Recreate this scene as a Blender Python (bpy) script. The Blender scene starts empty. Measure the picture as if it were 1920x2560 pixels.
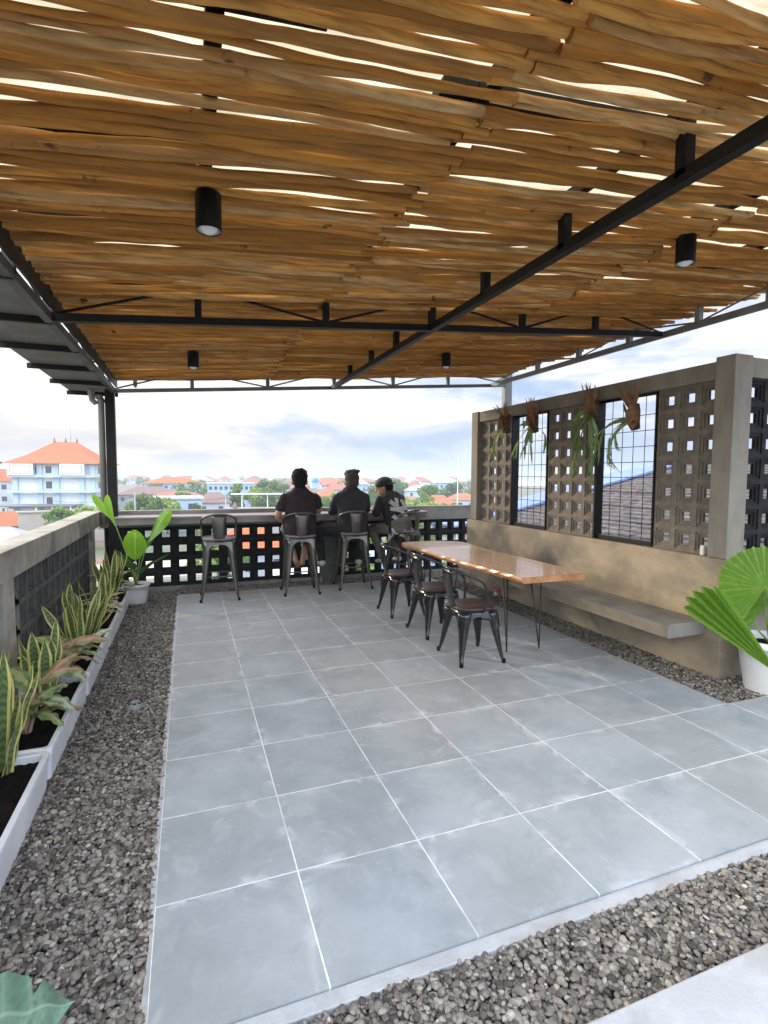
import bpy, bmesh, math, random
import numpy as np
from mathutils import Vector, Matrix
R=math.radians; PI=math.pi
random.seed(7); rng=np.random.default_rng(7)
S=bpy.context.scene; COL=S.collection
# ---------------- camera
YAW,PIT,ROL=.3570,.0696,.0053
cy,sy,cp,sp=math.cos(YAW),math.sin(YAW),math.cos(PIT),math.sin(PIT)
fw=Vector((sy*cp,cy*cp,-sp)); r0=Vector((cy,-sy,0)); u0=r0.cross(fw)
rr=math.cos(ROL)*r0+math.sin(ROL)*u0; uu=-math.sin(ROL)*r0+math.cos(ROL)*u0
cam=bpy.data.cameras.new('camera'); co=bpy.data.objects.new('camera',cam); COL.objects.link(co)
M=Matrix.Identity(4)
for i in range(3): M[i][0]=rr[i]; M[i][1]=uu[i]; M[i][2]=-fw[i]
M[0][3],M[1][3],M[2][3]=.135,-1.8975,1.505
co.matrix_world=M; cam.sensor_fit='HORIZONTAL'; cam.sensor_width=36; cam.lens=1316/1920*36
cam.clip_start=.05; cam.clip_end=12000; S.camera=co
# ---------------- world, sun, exposure
SUN_AZ,SUN_EL=R(-38),R(17)     # azimuth from +Y towards +X
W=bpy.data.worlds.new('World'); S.world=W; W.use_nodes=True
nt=W.node_tree; nt.nodes.clear()
def N(t,**k):
    n=nt.nodes.new(t)
    for a,b in k.items(): setattr(n,a,b)
    return n
def L(a,b): nt.links.new(a,b)
def mth(op,a,b=None,c=None,clamp=False):
    n=nt.nodes.new('ShaderNodeMath'); n.operation=op; n.use_clamp=clamp
    for i,v in enumerate((a,b,c)):
        if v is None: continue
        if isinstance(v,(int,float)): n.inputs[i].default_value=v
        else: nt.links.new(v,n.inputs[i])
    return n.outputs[0]
def mixc(f,a,b,bt='MIX'):
    n=nt.nodes.new('ShaderNodeMix'); n.data_type='RGBA'; n.blend_type=bt
    for s,v in ((n.inputs[0],f),(n.inputs[6],a),(n.inputs[7],b)):
        if isinstance(v,(int,float)): s.default_value=v
        elif isinstance(v,tuple): s.default_value=(*v,1) if len(v)==3 else v
        else: nt.links.new(v,s)
    return n.outputs[2]
def sstep(v,a,b):
    n=nt.nodes.new('ShaderNodeMapRange'); n.interpolation_type='SMOOTHSTEP'; nt.links.new(v,n.inputs[0])
    n.inputs[1].default_value=a; n.inputs[2].default_value=b; return n.outputs[0]
sky=N('ShaderNodeTexSky',sky_type='NISHITA',sun_disc=False); sky.sun_elevation=SUN_EL; sky.sun_rotation=SUN_AZ
tc=N('ShaderNodeTexCoord'); sep=N('ShaderNodeSeparateXYZ'); L(tc.outputs['Generated'],sep.inputs[0])
X,Y,Z=sep.outputs
mp=N('ShaderNodeMapping'); mp.inputs['Scale'].default_value=(2.6,2.6,11); mp.inputs['Location'].default_value=(.35,.1,.2); L(tc.outputs['Generated'],mp.inputs[0])
n1=N('ShaderNodeTexNoise'); n1.inputs['Scale'].default_value=1.25; n1.inputs['Detail'].default_value=9; n1.inputs['Roughness'].default_value=.58; n1.inputs['Distortion'].default_value=.35; L(mp.outputs[0],n1.inputs[0])
cl=sstep(n1.outputs[0],.36,.58)          # cloud texture
az=mth('ARCTAN2',X,Y)                     # azimuth, + to the right
blue=mixc(1.0,sky.outputs[0],(.10,.10,.10),'MULTIPLY')
blue=mixc(.75,blue,(.45,.58,.84))
base=mixc(cl,blue,(.90,.90,.93))
# low grey-blue cloud bank ahead and to the right, cream glow low on the left
low=mth('SUBTRACT',1.0,sstep(Z,.05,.13))
gr=mth('MULTIPLY',low,sstep(az,.02,.3))
gr=mth('MULTIPLY',gr,mth('ADD',.55,mth('MULTIPLY',.45,sstep(n1.outputs[0],.62,.42))))
base=mixc(gr,base,(.44,.54,.70))
glow=mth('MULTIPLY',sstep(az,.42,-.1),mth('SUBTRACT',1.0,sstep(Z,.03,.15)))
base=mixc(mth('MULTIPLY',glow,.75),base,mixc(sstep(n1.outputs[0],.40,.60),(.56,.545,.55),(.90,.74,.52)))
# broad bright veil towards the sun side and overhead
veil=mth('MULTIPLY',sstep(az,.55,.05),sstep(Z,.08,.17))
base=mixc(mth('MULTIPLY',veil,.7),base,(1.15,1.12,1.07))
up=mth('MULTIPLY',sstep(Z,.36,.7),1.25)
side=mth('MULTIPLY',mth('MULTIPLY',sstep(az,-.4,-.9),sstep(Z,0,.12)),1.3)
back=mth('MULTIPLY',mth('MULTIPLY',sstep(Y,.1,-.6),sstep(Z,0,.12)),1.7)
gain=mth('ADD',mth('ADD',1.0,up),mth('MAXIMUM',side,back))  # unseen sky overhead, beside and behind brightened to light the terrace
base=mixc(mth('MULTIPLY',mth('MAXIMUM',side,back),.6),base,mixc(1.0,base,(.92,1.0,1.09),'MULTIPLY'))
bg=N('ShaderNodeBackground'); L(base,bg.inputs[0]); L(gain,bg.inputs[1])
wo=N('ShaderNodeOutputWorld'); L(bg.outputs[0],wo.inputs[0])
sd=bpy.data.lights.new('sun','SUN'); sd.energy=2.2; sd.angle=R(6); sd.color=(1,.86,.66)
so=bpy.data.objects.new('sun',sd); COL.objects.link(so)
sdir=Vector((math.sin(SUN_AZ)*math.cos(SUN_EL),math.cos(SUN_AZ)*math.cos(SUN_EL),math.sin(SUN_EL)))
so.rotation_euler=sdir.to_track_quat('Z','Y').to_euler()
S.view_settings.view_transform='Standard'; S.view_settings.look='None'; S.view_settings.exposure=0.33; S.view_settings.gamma=1
S.cycles.max_bounces=8; S.cycles.diffuse_bounces=5; S.cycles.transparent_max_bounces=8; S.cycles.sample_clamp_indirect=6
# ---------------- materials
MAT={}
def mat(name,col,rough=.7,metal=0,col2=None,scale=8,detail=5,bump=0,bscale=60,stretch=(1,1,1),trans=0,lo=.35,hi=.65,stain_glint=None,sscale=1.5,spec=.5,coat=0,island=None,emit=None):
    global nt
    m=bpy.data.materials.new(name); m.use_nodes=True; nt=m.node_tree; nt.nodes.clear()
    out=N('ShaderNodeOutputMaterial'); p=N('ShaderNodeBsdfPrincipled')
    p.inputs['Roughness'].default_value=rough; p.inputs['Metallic'].default_value=metal; p.inputs['Specular IOR Level'].default_value=spec
    p.inputs['Coat Weight'].default_value=coat
    tc=N('ShaderNodeTexCoord'); mp=N('ShaderNodeMapping'); mp.inputs['Scale'].default_value=stretch; L(tc.outputs['Object'],mp.inputs[0])
    c=None
    if col2 is not None:
        n=N('ShaderNodeTexNoise'); n.inputs['Scale'].default_value=scale; n.inputs['Detail'].default_value=detail; n.inputs['Roughness'].default_value=.62; L(mp.outputs[0],n.inputs[0])
        c=mixc(sstep(n.outputs[0],lo,hi),col,col2)
    if stain_glint is not None:
        n=N('ShaderNodeTexNoise'); n.inputs['Scale'].default_value=sscale; n.inputs['Detail'].default_value=6; n.inputs['Distortion'].default_value=.6; L(mp.outputs[0],n.inputs[0])
        c=mixc(sstep(n.outputs[0],.48,.66),c if c is not None else col,stain_glint)
    if island is not None:
        g=N('ShaderNodeNewGeometry'); cr=N('ShaderNodeValToRGB'); L(g.outputs['Random Per Island'],cr.inputs[0])
        cr.color_ramp.elements.remove(cr.color_ramp.elements[1])
        for i,(pos,cc) in enumerate(island):
            e=cr.color_ramp.elements[0] if i==0 else cr.color_ramp.elements.new(pos)
            e.position=pos; e.color=(*cc,1)
        c=cr.outputs[0] if c is None else mixc(1.0,c,cr.outputs[0],'MULTIPLY')
    if c is None: p.inputs['Base Color'].default_value=(*col,1)
    else: L(c,p.inputs['Base Color'])
    if bump:
        n=N('ShaderNodeTexNoise'); n.inputs['Scale'].default_value=bscale; n.inputs['Detail'].default_value=6; L(mp.outputs[0],n.inputs[0])
        b=N('ShaderNodeBump'); b.inputs['Strength'].default_value=bump; b.inputs['Distance'].default_value=.01; L(n.outputs[0],b.inputs['Height']); L(b.outputs[0],p.inputs['Normal'])
    if emit: p.inputs['Emission Color'].default_value=(*emit[0],1); p.inputs['Emission Strength'].default_value=emit[1]
    sh=p.outputs[0]
    if trans:
        t=N('ShaderNodeBsdfTranslucent'); mx=N('ShaderNodeMixShader'); mx.inputs[0].default_value=trans
        if c is None: t.inputs[0].default_value=(*col,1)
        else: L(c,t.inputs[0])
        L(p.outputs[0],mx.inputs[1]); L(t.outputs[0],mx.inputs[2]); sh=mx.outputs[0]
    L(sh,out.inputs[0]); MAT[name]=m; return m
# ---------------- mesh helpers
class MB:
    def __init__(s): s.v=[]; s.f=[]; s.uv=[]; s.n=0; s.sm=[]
    def add(s,vs,fs,uvs=None,smooth=False):
        b=s.n; s.v+= [tuple(v) for v in vs]; s.n+=len(vs)
        for f in fs: s.f.append(tuple(b+i for i in f)); s.sm.append(smooth)
        s.uv+= list(uvs) if uvs is not None else [(0,0)]*len(vs)
        return s
    def box(s,a,b,M=None):
        x0,y0,z0=a; x1,y1,z1=b
        vs=[(x0,y0,z0),(x1,y0,z0),(x1,y1,z0),(x0,y1,z0),(x0,y0,z1),(x1,y0,z1),(x1,y1,z1),(x0,y1,z1)]
        if M is not None: vs=[M@Vector(v) for v in vs]
        return s.add(vs,[(0,3,2,1),(4,5,6,7),(0,1,5,4),(1,2,6,5),(2,3,7,6),(3,0,4,7)])
    def cbox(s,c,d,M=None): return s.box([c[i]-d[i]/2 for i in range(3)],[c[i]+d[i]/2 for i in range(3)],M)
    def bar(s,p,q,w,h=None,up=(0,0,1)):
        p=Vector(p);q=Vector(q);h=h or w; d=(q-p); l=d.length; d.normalize(); u=Vector(up)
        if abs(d.dot(u))>.98: u=Vector((0,1,0))
        sx=d.cross(u).normalized(); sz=sx.cross(d)
        M=Matrix((( *(sx[i],d[i],sz[i]),p[i]) for i in range(3))).to_4x4() if 0 else Matrix([[sx[i],d[i],sz[i],p[i]] for i in range(3)]+[[0,0,0,1]])
        return s.box((-w/2,0,-h/2),(w/2,l,h/2),M)
    def tube(s,pts,rad,n=8,cap=True,flat=1.0,upv=None,smooth=True):
        pts=[Vector(p) for p in pts]; k=len(pts)
        rad=[rad]*k if isinstance(rad,(int,float)) else list(rad)
        vs=[];fs=[]; prev=None
        for i,p in enumerate(pts):
            t=(pts[min(i+1,k-1)]-pts[max(i-1,0)]).normalized()
            if prev is None:
                a=Vector(upv) if upv else (Vector((0,0,1)) if abs(t.z)<.9 else Vector((0,1,0)))
            else: a=prev
            sx=(a-t*a.dot(t)).normalized(); prev=sx; sy_=t.cross(sx)
            rx,ry=(rad[i],rad[i]*flat) if isinstance(rad[i],(int,float)) else rad[i]
            for j in range(n):
                an=2*PI*j/n; vs.append(p+sx*math.cos(an)*rx+sy_*math.sin(an)*ry)
        for i in range(k-1):
            for j in range(n): fs.append((i*n+j,i*n+(j+1)%n,(i+1)*n+(j+1)%n,(i+1)*n+j))
        if cap: fs.append(tuple(range(n-1,-1,-1))); fs.append(tuple((k-1)*n+j for j in range(n)))
        return s.add(vs,fs,smooth=smooth)
    def lathe(s,prof,n=28,c=(0,0,0),smooth=True):
        vs=[];fs=[]
        for r_,z in prof:
            for j in range(n): a=2*PI*j/n; vs.append((c[0]+r_*math.cos(a),c[1]+r_*math.sin(a),c[2]+z))
        for i in range(len(prof)-1):
            for j in range(n): fs.append((i*n+j,i*n+(j+1)%n,(i+1)*n+(j+1)%n,(i+1)*n+j))
        return s.add(vs,fs,smooth=smooth)
    def prism(s,poly,z0,z1):
        n=len(poly); vs=[(x,y,z0) for x,y in poly]+[(x,y,z1) for x,y in poly]
        return s.add(vs,[tuple(range(n-1,-1,-1)),tuple(range(n,2*n))]+[(i,(i+1)%n,n+(i+1)%n,n+i) for i in range(n)])
    def grid(s,fn,nu,nv,smooth=True):
        vs=[];uv=[]
        for i in range(nv+1):
            for j in range(nu+1):
                vs.append(fn(j/nu,i/nv)); uv.append((j/nu,i/nv))
        fs=[(i*(nu+1)+j,i*(nu+1)+j+1,(i+1)*(nu+1)+j+1,(i+1)*(nu+1)+j) for i in range(nv) for j in range(nu)]
        return s.add(vs,fs,uv,smooth)
    def build(s,name,m,parent=None,loc=None,bevel=0):
        me=bpy.data.meshes.new(name); me.from_pydata([tuple(v) for v in s.v],[],s.f)
        me.polygons.foreach_set('use_smooth',s.sm)
        if any(u!=(0,0) for u in s.uv):
            ul=me.uv_layers.new(name='UVMap'); li=np.empty(len(me.loops),dtype=np.int32); me.loops.foreach_get('vertex_index',li)
            ul.data.foreach_set('uv',np.array(s.uv,dtype=np.float32)[li].ravel())
        me.materials.append(MAT[m] if isinstance(m,str) else m); me.update()
        o=bpy.data.objects.new(name,me); COL.objects.link(o)
        if parent is not None: o.parent=parent
        if loc is not None: o.location=loc
        if bevel:
            b=o.modifiers.new('bevel','BEVEL'); b.width=bevel; b.segments=2; b.limit_method='ANGLE'; b.angle_limit=R(40)
        return o
def npmesh(name,V,F,m,parent=None,smooth=True):
    me=bpy.data.meshes.new(name); nf,k=F.shape
    me.vertices.add(len(V)); me.vertices.foreach_set('co',V.astype(np.float32).ravel())
    me.loops.add(nf*k); me.loops.foreach_set('vertex_index',F.astype(np.int32).ravel())
    me.polygons.add(nf); me.polygons.foreach_set('loop_start',np.arange(0,nf*k,k,dtype=np.int32)); me.polygons.foreach_set('use_smooth',np.full(nf,smooth))
    me.update(calc_edges=True); me.materials.append(MAT[m]); o=bpy.data.objects.new(name,me); COL.objects.link(o)
    if parent is not None: o.parent=parent
    return o
def tag(o,label=None,cat=None,group=None,kind=None):
    if label: o['label']=label
    if cat: o['category']=cat
    if group: o['group']=group
    if kind: o['kind']=kind
    return o
def empty(name,loc=(0,0,0),rz=0,**k):
    o=bpy.data.objects.new(name,None); COL.objects.link(o); o.location=loc; o.rotation_euler=(0,0,rz); o.empty_display_size=.1
    return tag(o,**k)
def kids(o): return [c for c in bpy.data.objects if c.parent==o]
def dup(root,loc,rz=None,label=None,scale=None):
    def cp(o,par):
        c=o.copy(); COL.objects.link(c); c.parent=par
        for ch in KIDS(o): cp(ch,c)
        return c
    KIDS=lambda o:[x for x in list(o.children)]
    c=cp(root,None); c.location=loc
    if rz is not None: c.rotation_euler=(0,0,rz)
    if scale is not None: c.scale=scale if hasattr(scale,'__len__') else (scale,)*3
    if label: c['label']=label
    return c
# ---------------- material set
mat('concrete',(.33,.30,.255),.85,col2=(.45,.415,.36),scale=5,bump=.25,bscale=40,stain_glint=(.20,.185,.165),sscale=1.8)
mat('concrete_warm',(.41,.325,.22),.85,col2=(.235,.197,.148),scale=2.4,detail=9,lo=.35,hi=.65,bump=.35,bscale=25,stain_glint=(.15,.13,.105),sscale=1.1,stretch=(1,.8,1.3))
mat('concrete_column',(.285,.25,.20),.85,col2=(.20,.18,.15),scale=4,bump=.25,bscale=50,stain_glint=(.15,.14,.12),sscale=1.2,stretch=(1,1,.4))
mat('concrete_bench',(.21,.20,.185),.7,col2=(.29,.27,.24),scale=4,bump=.2,bscale=50,stain_glint=(.16,.15,.14))
mat('breeze_warm_lit',(.225,.19,.15),.9,col2=(.165,.142,.115),scale=14,bump=.4,bscale=90)  # plain cement with the warm light put into its base colour
mat('breeze_dark',(.018,.018,.021),.9,spec=.2,col2=(.034,.032,.033),scale=14,bump=.4,bscale=90)  # same cement, darkened in colour as the less lit copy
mat('breeze_grey',(.075,.075,.072),.9,col2=(.12,.118,.11),scale=10,bump=.4,bscale=90)
mat('kerb_concrete',(.38,.39,.41),.8,col2=(.45,.46,.48),scale=6,bump=.3,bscale=80,stain_glint=(.33,.325,.32),sscale=3)
mat('black_steel',(.006,.006,.006),.5,spec=.25,col2=(.011,.010,.010),scale=9,bump=.08,bscale=120)
mat('grey_steel',(.16,.165,.175),.5,col2=(.21,.215,.22),scale=5)
mat('dark_steel',(.045,.046,.05),.5,col2=(.07,.07,.075),scale=5); mat('pipe_grey',(.19,.18,.16),.4,col2=(.25,.24,.21),scale=3,stretch=(1,1,.2))
mat('roof_metal',(.11,.115,.125),.6,col2=(.16,.165,.18),scale=4,bump=.05)
mat('polycarbonate',(.33,.275,.18),.5,trans=.85,col2=(.46,.41,.30),scale=3,stretch=(1,5,1))
mat('lamp_black',(.004,.004,.004),.4,spec=.2)
mat('lamp_reflector',(.75,.75,.77),.25,metal=.6)
mat('lamp_glass',(.85,.86,.9),.2)
mat('counter_top',(.33,.27,.27),.35,col2=(.40,.33,.32),scale=5,stretch=(.3,2,1))
mat('white_plastic',(.88,.88,.90),.35,col2=(.74,.75,.78),scale=3)
mat('pot_white',(.80,.79,.78),.4,col2=(.74,.73,.71),scale=3)
mat('soil',(.006,.005,.005),.95,spec=.1,col2=(.014,.011,.010),scale=60,bump=1,bscale=110)
mat('gunmetal',(.115,.108,.095),.32,metal=.75,col2=(.15,.14,.125),scale=6,stretch=(1,1,.3))
mat('black_gloss',(.014,.012,.012),.18,metal=.2,coat=.6)
mat('seat_wood',(.040,.022,.022),.45,col2=(.075,.045,.043),scale=6,stretch=(8,1,1))
mat('seat_wood_grey',(.16,.145,.15),.4,col2=(.21,.19,.20),scale=6,stretch=(8,1,1))
mat('hairpin',(.022,.013,.011),.45,metal=.4)
mat('gravel_bed',(.05,.043,.038),.95,col2=(.09,.08,.07),scale=70)
P_=[(0,(.065,.058,.055)),(.15,(.11,.10,.092)),(.3,(.17,.155,.145)),(.45,(.25,.235,.22)),(.6,(.32,.31,.295)),(.72,(.20,.175,.16)),(.82,(.42,.41,.39)),(.9,(.30,.26,.21)),(.96,(.60,.58,.54)),(1,(.15,.10,.085))]
mat('pebbles',(.60,.565,.53),.75,col2=(.88,.84,.79),scale=90,island=P_,bump=.2,bscale=200)
mat('skin',(.42,.23,.15),.5,col2=(.38,.20,.13),scale=9)
mat('hair_black',(.010,.008,.008),.85,spec=.15,col2=(.02,.016,.015),scale=60,stretch=(1,1,.2),bump=.6,bscale=120)
mat('hair_brown',(.045,.034,.030),.85,spec=.15,col2=(.09,.07,.06),scale=60,stretch=(1,1,.2),bump=.6,bscale=120)
mat('shirt_maroon',(.030,.014,.020),.9,col2=(.018,.011,.016),scale=5,bump=.3,bscale=18)
mat('hoodie_black',(.022,.020,.024),.95,col2=(.032,.030,.034),scale=5,bump=.35,bscale=15)
mat('jacket_grey',(.12,.12,.125),.9,col2=(.09,.09,.095),scale=6,bump=.3,bscale=18)
mat('jacket_black',(.014,.013,.016),.9,bump=.3,bscale=18)
mat('print_white',(.55,.54,.51),.9,col2=(.36,.35,.34),scale=40)
mat('trousers_black',(.012,.012,.014),.9,col2=(.02,.02,.022),scale=8,bump=.3,bscale=20)
mat('trousers_khaki',(.17,.15,.12),.9,col2=(.13,.115,.095),scale=8,bump=.3,bscale=20)
mat('pink_paper',(.55,.12,.2),.6); mat('shoe_white',(.5,.5,.5),.6); mat('cap_black',(.013,.012,.017),.7); mat('white_cloth',(.6,.6,.62),.8)
# table wood
mat('table_wood',(.50,.30,.19),.3,col2=(.60,.41,.28),scale=5,stretch=(14,1.2,4),coat=.35,stain_glint=(.46,.27,.16),sscale=2)
mat('table_edge',(.56,.30,.13),.35,col2=(.42,.17,.06),scale=14)
# sticks
def stick_mat():
    global nt
    m=bpy.data.materials.new('cane'); m.use_nodes=True; nt=m.node_tree; nt.nodes.clear(); MAT['cane']=m
    out=N('ShaderNodeOutputMaterial'); p=N('ShaderNodeBsdfPrincipled'); p.inputs['Roughness'].default_value=.75; p.inputs['Specular IOR Level'].default_value=.15
    g=N('ShaderNodeNewGeometry'); cr=N('ShaderNodeValToRGB'); L(g.outputs['Random Per Island'],cr.inputs[0])
    e=cr.color_ramp.elements; e[0].color=(.32,.135,.030,1); e[1].color=(.86,.47,.155,1)
    for pos,c in ((.25,(.62,.29,.065,1)),(.5,(.78,.39,.105,1)),(.7,(.44,.185,.036,1)),(.88,(.70,.46,.23,1))):
        x=cr.color_ramp.elements.new(pos); x.color=c
    tc=N('ShaderNodeTexCoord'); mp=N('ShaderNodeMapping'); mp.inputs['Scale'].default_value=(1.2,9,9); L(tc.outputs['Object'],mp.inputs[0])
    n=N('ShaderNodeTexNoise'); n.inputs['Scale'].default_value=4; n.inputs['Detail'].default_value=7; L(mp.outputs[0],n.inputs[0])
    c=mixc(sstep(n.outputs[0],.35,.7),cr.outputs[0],(.30,.14,.05)); c=mixc(.7,cr.outputs[0],c)
    n2=N('ShaderNodeTexNoise'); n2.inputs['Scale'].default_value=9; n2.inputs['Detail'].default_value=3; L(tc.outputs['Object'],n2.inputs[0])
    c=mixc(sstep(n2.outputs[0],.68,.76),c,(.12,.05,.02))
    L(c,p.inputs['Base Color'])
    mp2=N('ShaderNodeMapping'); mp2.inputs['Scale'].default_value=(2,22,22); L(tc.outputs['Object'],mp2.inputs[0])
    n3=N('ShaderNodeTexNoise'); n3.inputs['Scale'].default_value=6; n3.inputs['Detail'].default_value=6; L(mp2.outputs[0],n3.inputs[0])
    b=N('ShaderNodeBump'); b.inputs['Strength'].default_value=.6; b.inputs['Distance'].default_value=.012; L(n3.outputs[0],b.inputs['Height']); L(b.outputs[0],p.inputs['Normal'])
    L(p.outputs[0],out.inputs[0])
stick_mat()
TILE=.5
def tile_mat():
    global nt
    m=bpy.data.materials.new('stone_tile'); m.use_nodes=True; nt=m.node_tree; nt.nodes.clear(); MAT['stone_tile']=m
    out=N('ShaderNodeOutputMaterial'); p=N('ShaderNodeBsdfPrincipled')
    tc=N('ShaderNodeTexCoord'); sp_=N('ShaderNodeSeparateXYZ'); L(tc.outputs['Object'],sp_.inputs[0])
    def edge(v):
        f=mth('FRACT',mth('ADD',mth('DIVIDE',v,TILE),100.0)); return mth('ABSOLUTE',mth('SUBTRACT',f,.5))
    ex,ey=edge(sp_.outputs[0]),edge(sp_.outputs[1]); e=mth('MAXIMUM',ex,ey)
    nw=N('ShaderNodeTexNoise'); nw.inputs['Scale'].default_value=30; nw.inputs['Detail'].default_value=4; L(tc.outputs['Object'],nw.inputs[0])
    grout=sstep(mth('ADD',e,mth('MULTIPLY',mth('SUBTRACT',nw.outputs[0],.5),.006)),.4925,.4965)
    cell=N('ShaderNodeCombineXYZ'); L(mth('FLOOR',mth('DIVIDE',sp_.outputs[0],TILE)),cell.inputs[0]); L(mth('FLOOR',mth('DIVIDE',sp_.outputs[1],TILE)),cell.inputs[1])
    wn=N('ShaderNodeTexWhiteNoise'); wn.noise_dimensions='3D'; L(cell.outputs[0],wn.inputs[0])
    va=N('ShaderNodeVectorMath',operation='SCALE'); L(wn.outputs[1],va.inputs[0]); va.inputs[3].default_value=7
    vb=N('ShaderNodeVectorMath',operation='ADD'); L(tc.outputs['Object'],vb.inputs[0]); L(va.outputs[0],vb.inputs[1])
    def nz(sc,det,st=None,src=vb.outputs[0],dist=0):
        if st:
            q=N('ShaderNodeMapping'); q.inputs['Scale'].default_value=st; L(src,q.inputs[0]); src=q.outputs[0]
        n=N('ShaderNodeTexNoise'); n.inputs['Scale'].default_value=sc; n.inputs['Detail'].default_value=det; n.inputs['Roughness'].default_value=.6; n.inputs['Distortion'].default_value=dist; L(src,n.inputs[0]); return n.outputs[0]
    c=mixc(sstep(nz(2.5,6),.3,.7),(.265,.295,.32),(.37,.40,.43))
    c=mixc(mth('MULTIPLY',wn.outputs[0],.45),c,(.27,.28,.275))
    c=mixc(mth('MULTIPLY',sstep(nz(4.5,8,dist=1.2),.50,.74),.5),c,(.46,.47,.50))
    smear=mth('MULTIPLY',sstep(e,.38,.49),sstep(nz(6,7,dist=.8),.5,.68))
    c=mixc(mth('MULTIPLY',smear,.7),c,(.58,.59,.62))
    c=mixc(mth('MULTIPLY',sstep(nz(40,4),.62,.72),.25),c,(.52,.53,.55)); c=mixc(mth('MULTIPLY',sstep(nz(130,2,src=tc.outputs['Object']),.66,.74),.35),c,(.16,.16,.155)); c=mixc(mth('MULTIPLY',sstep(nz(1.6,7,src=tc.outputs['Object'],dist=2.5),.60,.70),.3),c,(.20,.205,.20))
    c=mixc(mth('MULTIPLY',sstep(nz(.55,3,src=tc.outputs['Object']),.45,.7),.35),c,(.25,.255,.24))
    gv=mth('MULTIPLY',grout,mth('ADD',.35,mth('MULTIPLY',.65,sstep(nz(3,3,src=tc.outputs['Object']),.35,.55))))
    c=mixc(gv,c,(.74,.74,.75)); L(c,p.inputs['Base Color'])
    L(mth('ADD',.42,mth('MULTIPLY',nz(8,4),.25)),p.inputs['Roughness'])
    b=N('ShaderNodeBump'); b.inputs['Strength'].default_value=.25; b.inputs['Distance'].default_value=.004; L(mth('ADD',mth('MULTIPLY',nz(35,8),.5),mth('MULTIPLY',grout,-.6)),b.inputs['Height']); L(b.outputs[0],p.inputs['Normal'])
    L(p.outputs[0],out.inputs[0])
tile_mat()
def leaf_mat(name,kind,a,b,c_=None,tr=.35,rough=.4):
    global nt
    m=bpy.data.materials.new(name); m.use_nodes=True; nt=m.node_tree; nt.nodes.clear(); MAT[name]=m
    out=N('ShaderNodeOutputMaterial'); p=N('ShaderNodeBsdfPrincipled'); p.inputs['Roughness'].default_value=rough
    uv=N('ShaderNodeUVMap'); s_=N('ShaderNodeSeparateXYZ'); L(uv.outputs[0],s_.inputs[0]); U,V=s_.outputs[0],s_.outputs[1]
    ed=mth('MULTIPLY',mth('ABSOLUTE',mth('SUBTRACT',U,.5)),2.0)
    tc=N('ShaderNodeTexCoord'); n=N('ShaderNodeTexNoise'); n.inputs['Scale'].default_value=28; n.inputs['Detail'].default_value=4; L(tc.outputs['Object'],n.inputs[0])
    if kind=='snake':
        w=N('ShaderNodeTexWave',wave_type='BANDS',bands_direction='Y'); w.inputs['Scale'].default_value=4.5; w.inputs['Distortion'].default_value=5; w.inputs['Detail'].default_value=2; L(uv.outputs[0],w.inputs[0])
        c=mixc(w.outputs[0],a,b); c=mixc(sstep(mth('ADD',ed,mth('MULTIPLY',n.outputs[0],.15)),.66,.76),c,c_)
    elif kind=='patch':
        c=mixc(sstep(n.outputs[0],.4,.62),a,b)
        c=mixc(mth('MULTIPLY',sstep(mth('ADD',ed,mth('MULTIPLY',n.outputs[0],-.9)),.05,-.25),.85),c,c_)
    elif kind=='rib':
        w=mth('SINE',mth('MULTIPLY',mth('ADD',V,mth('MULTIPLY',ed,-.25)),70.0))
        c=mixc(mth('MULTIPLY',sstep(w,.2,1.0),.3),a,b); c=mixc(sstep(n.outputs[0],.45,.7),c,mixc(.5,a,b)); c=mixc(sstep(ed,.07,.02),c,c_ or b)
    L(c,p.inputs['Base Color'])
    t=N('ShaderNodeBsdfTranslucent'); L(c,t.inputs[0]); mx=N('ShaderNodeMixShader'); mx.inputs[0].default_value=tr
    L(p.outputs[0],mx.inputs[1]); L(t.outputs[0],mx.inputs[2]); L(mx.outputs[0],out.inputs[0])
leaf_mat('snake_leaf','snake',(.075,.13,.05),(.18,.25,.09),(.70,.66,.22),.2)
leaf_mat('croton_green','patch',(.16,.25,.09),(.30,.38,.15),(.50,.55,.25),.3)
leaf_mat('croton_pink','patch',(.20,.19,.09),(.28,.30,.12),(.62,.28,.20),.3)
leaf_mat('croton_pale','patch',(.20,.30,.17),(.45,.52,.34),(.60,.64,.42),.3)
leaf_mat('croton_dry','patch',(.38,.25,.15),(.52,.36,.22),(.45,.30,.20),.3)
leaf_mat('broad_leaf','rib',(.20,.42,.03),(.33,.55,.06),(.45,.62,.15),.45,.3)
leaf_mat('broad_leaf_dark','rib',(.04,.12,.03),(.08,.19,.04),(.12,.25,.07),.3,.3)
leaf_mat('fan_leaf','rib',(.18,.36,.045),(.36,.52,.10),(.42,.56,.14),.45,.4)
leaf_mat('fern_leaf','patch',(.13,.22,.06),(.24,.33,.11),(.30,.38,.14),.35,.55)
leaf_mat('fern_dead','patch',(.22,.11,.05),(.34,.19,.09),(.30,.17,.09),.2,.8)
leaf_mat('split_leaf','rib',(.13,.24,.16),(.22,.34,.25),(.26,.38,.27),.3,.35)
mat('stem_green',(.16,.26,.06),.5,col2=(.28,.34,.10),scale=9)
mat('stem_pink',(.50,.33,.24),.6,col2=(.38,.22,.14),scale=12)
mat('stem_yellow',(.52,.50,.16),.5,col2=(.35,.40,.12),scale=9)
mat('moss',(.07,.045,.03),.95,col2=(.13,.085,.05),scale=40,bump=1,bscale=90)
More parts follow.
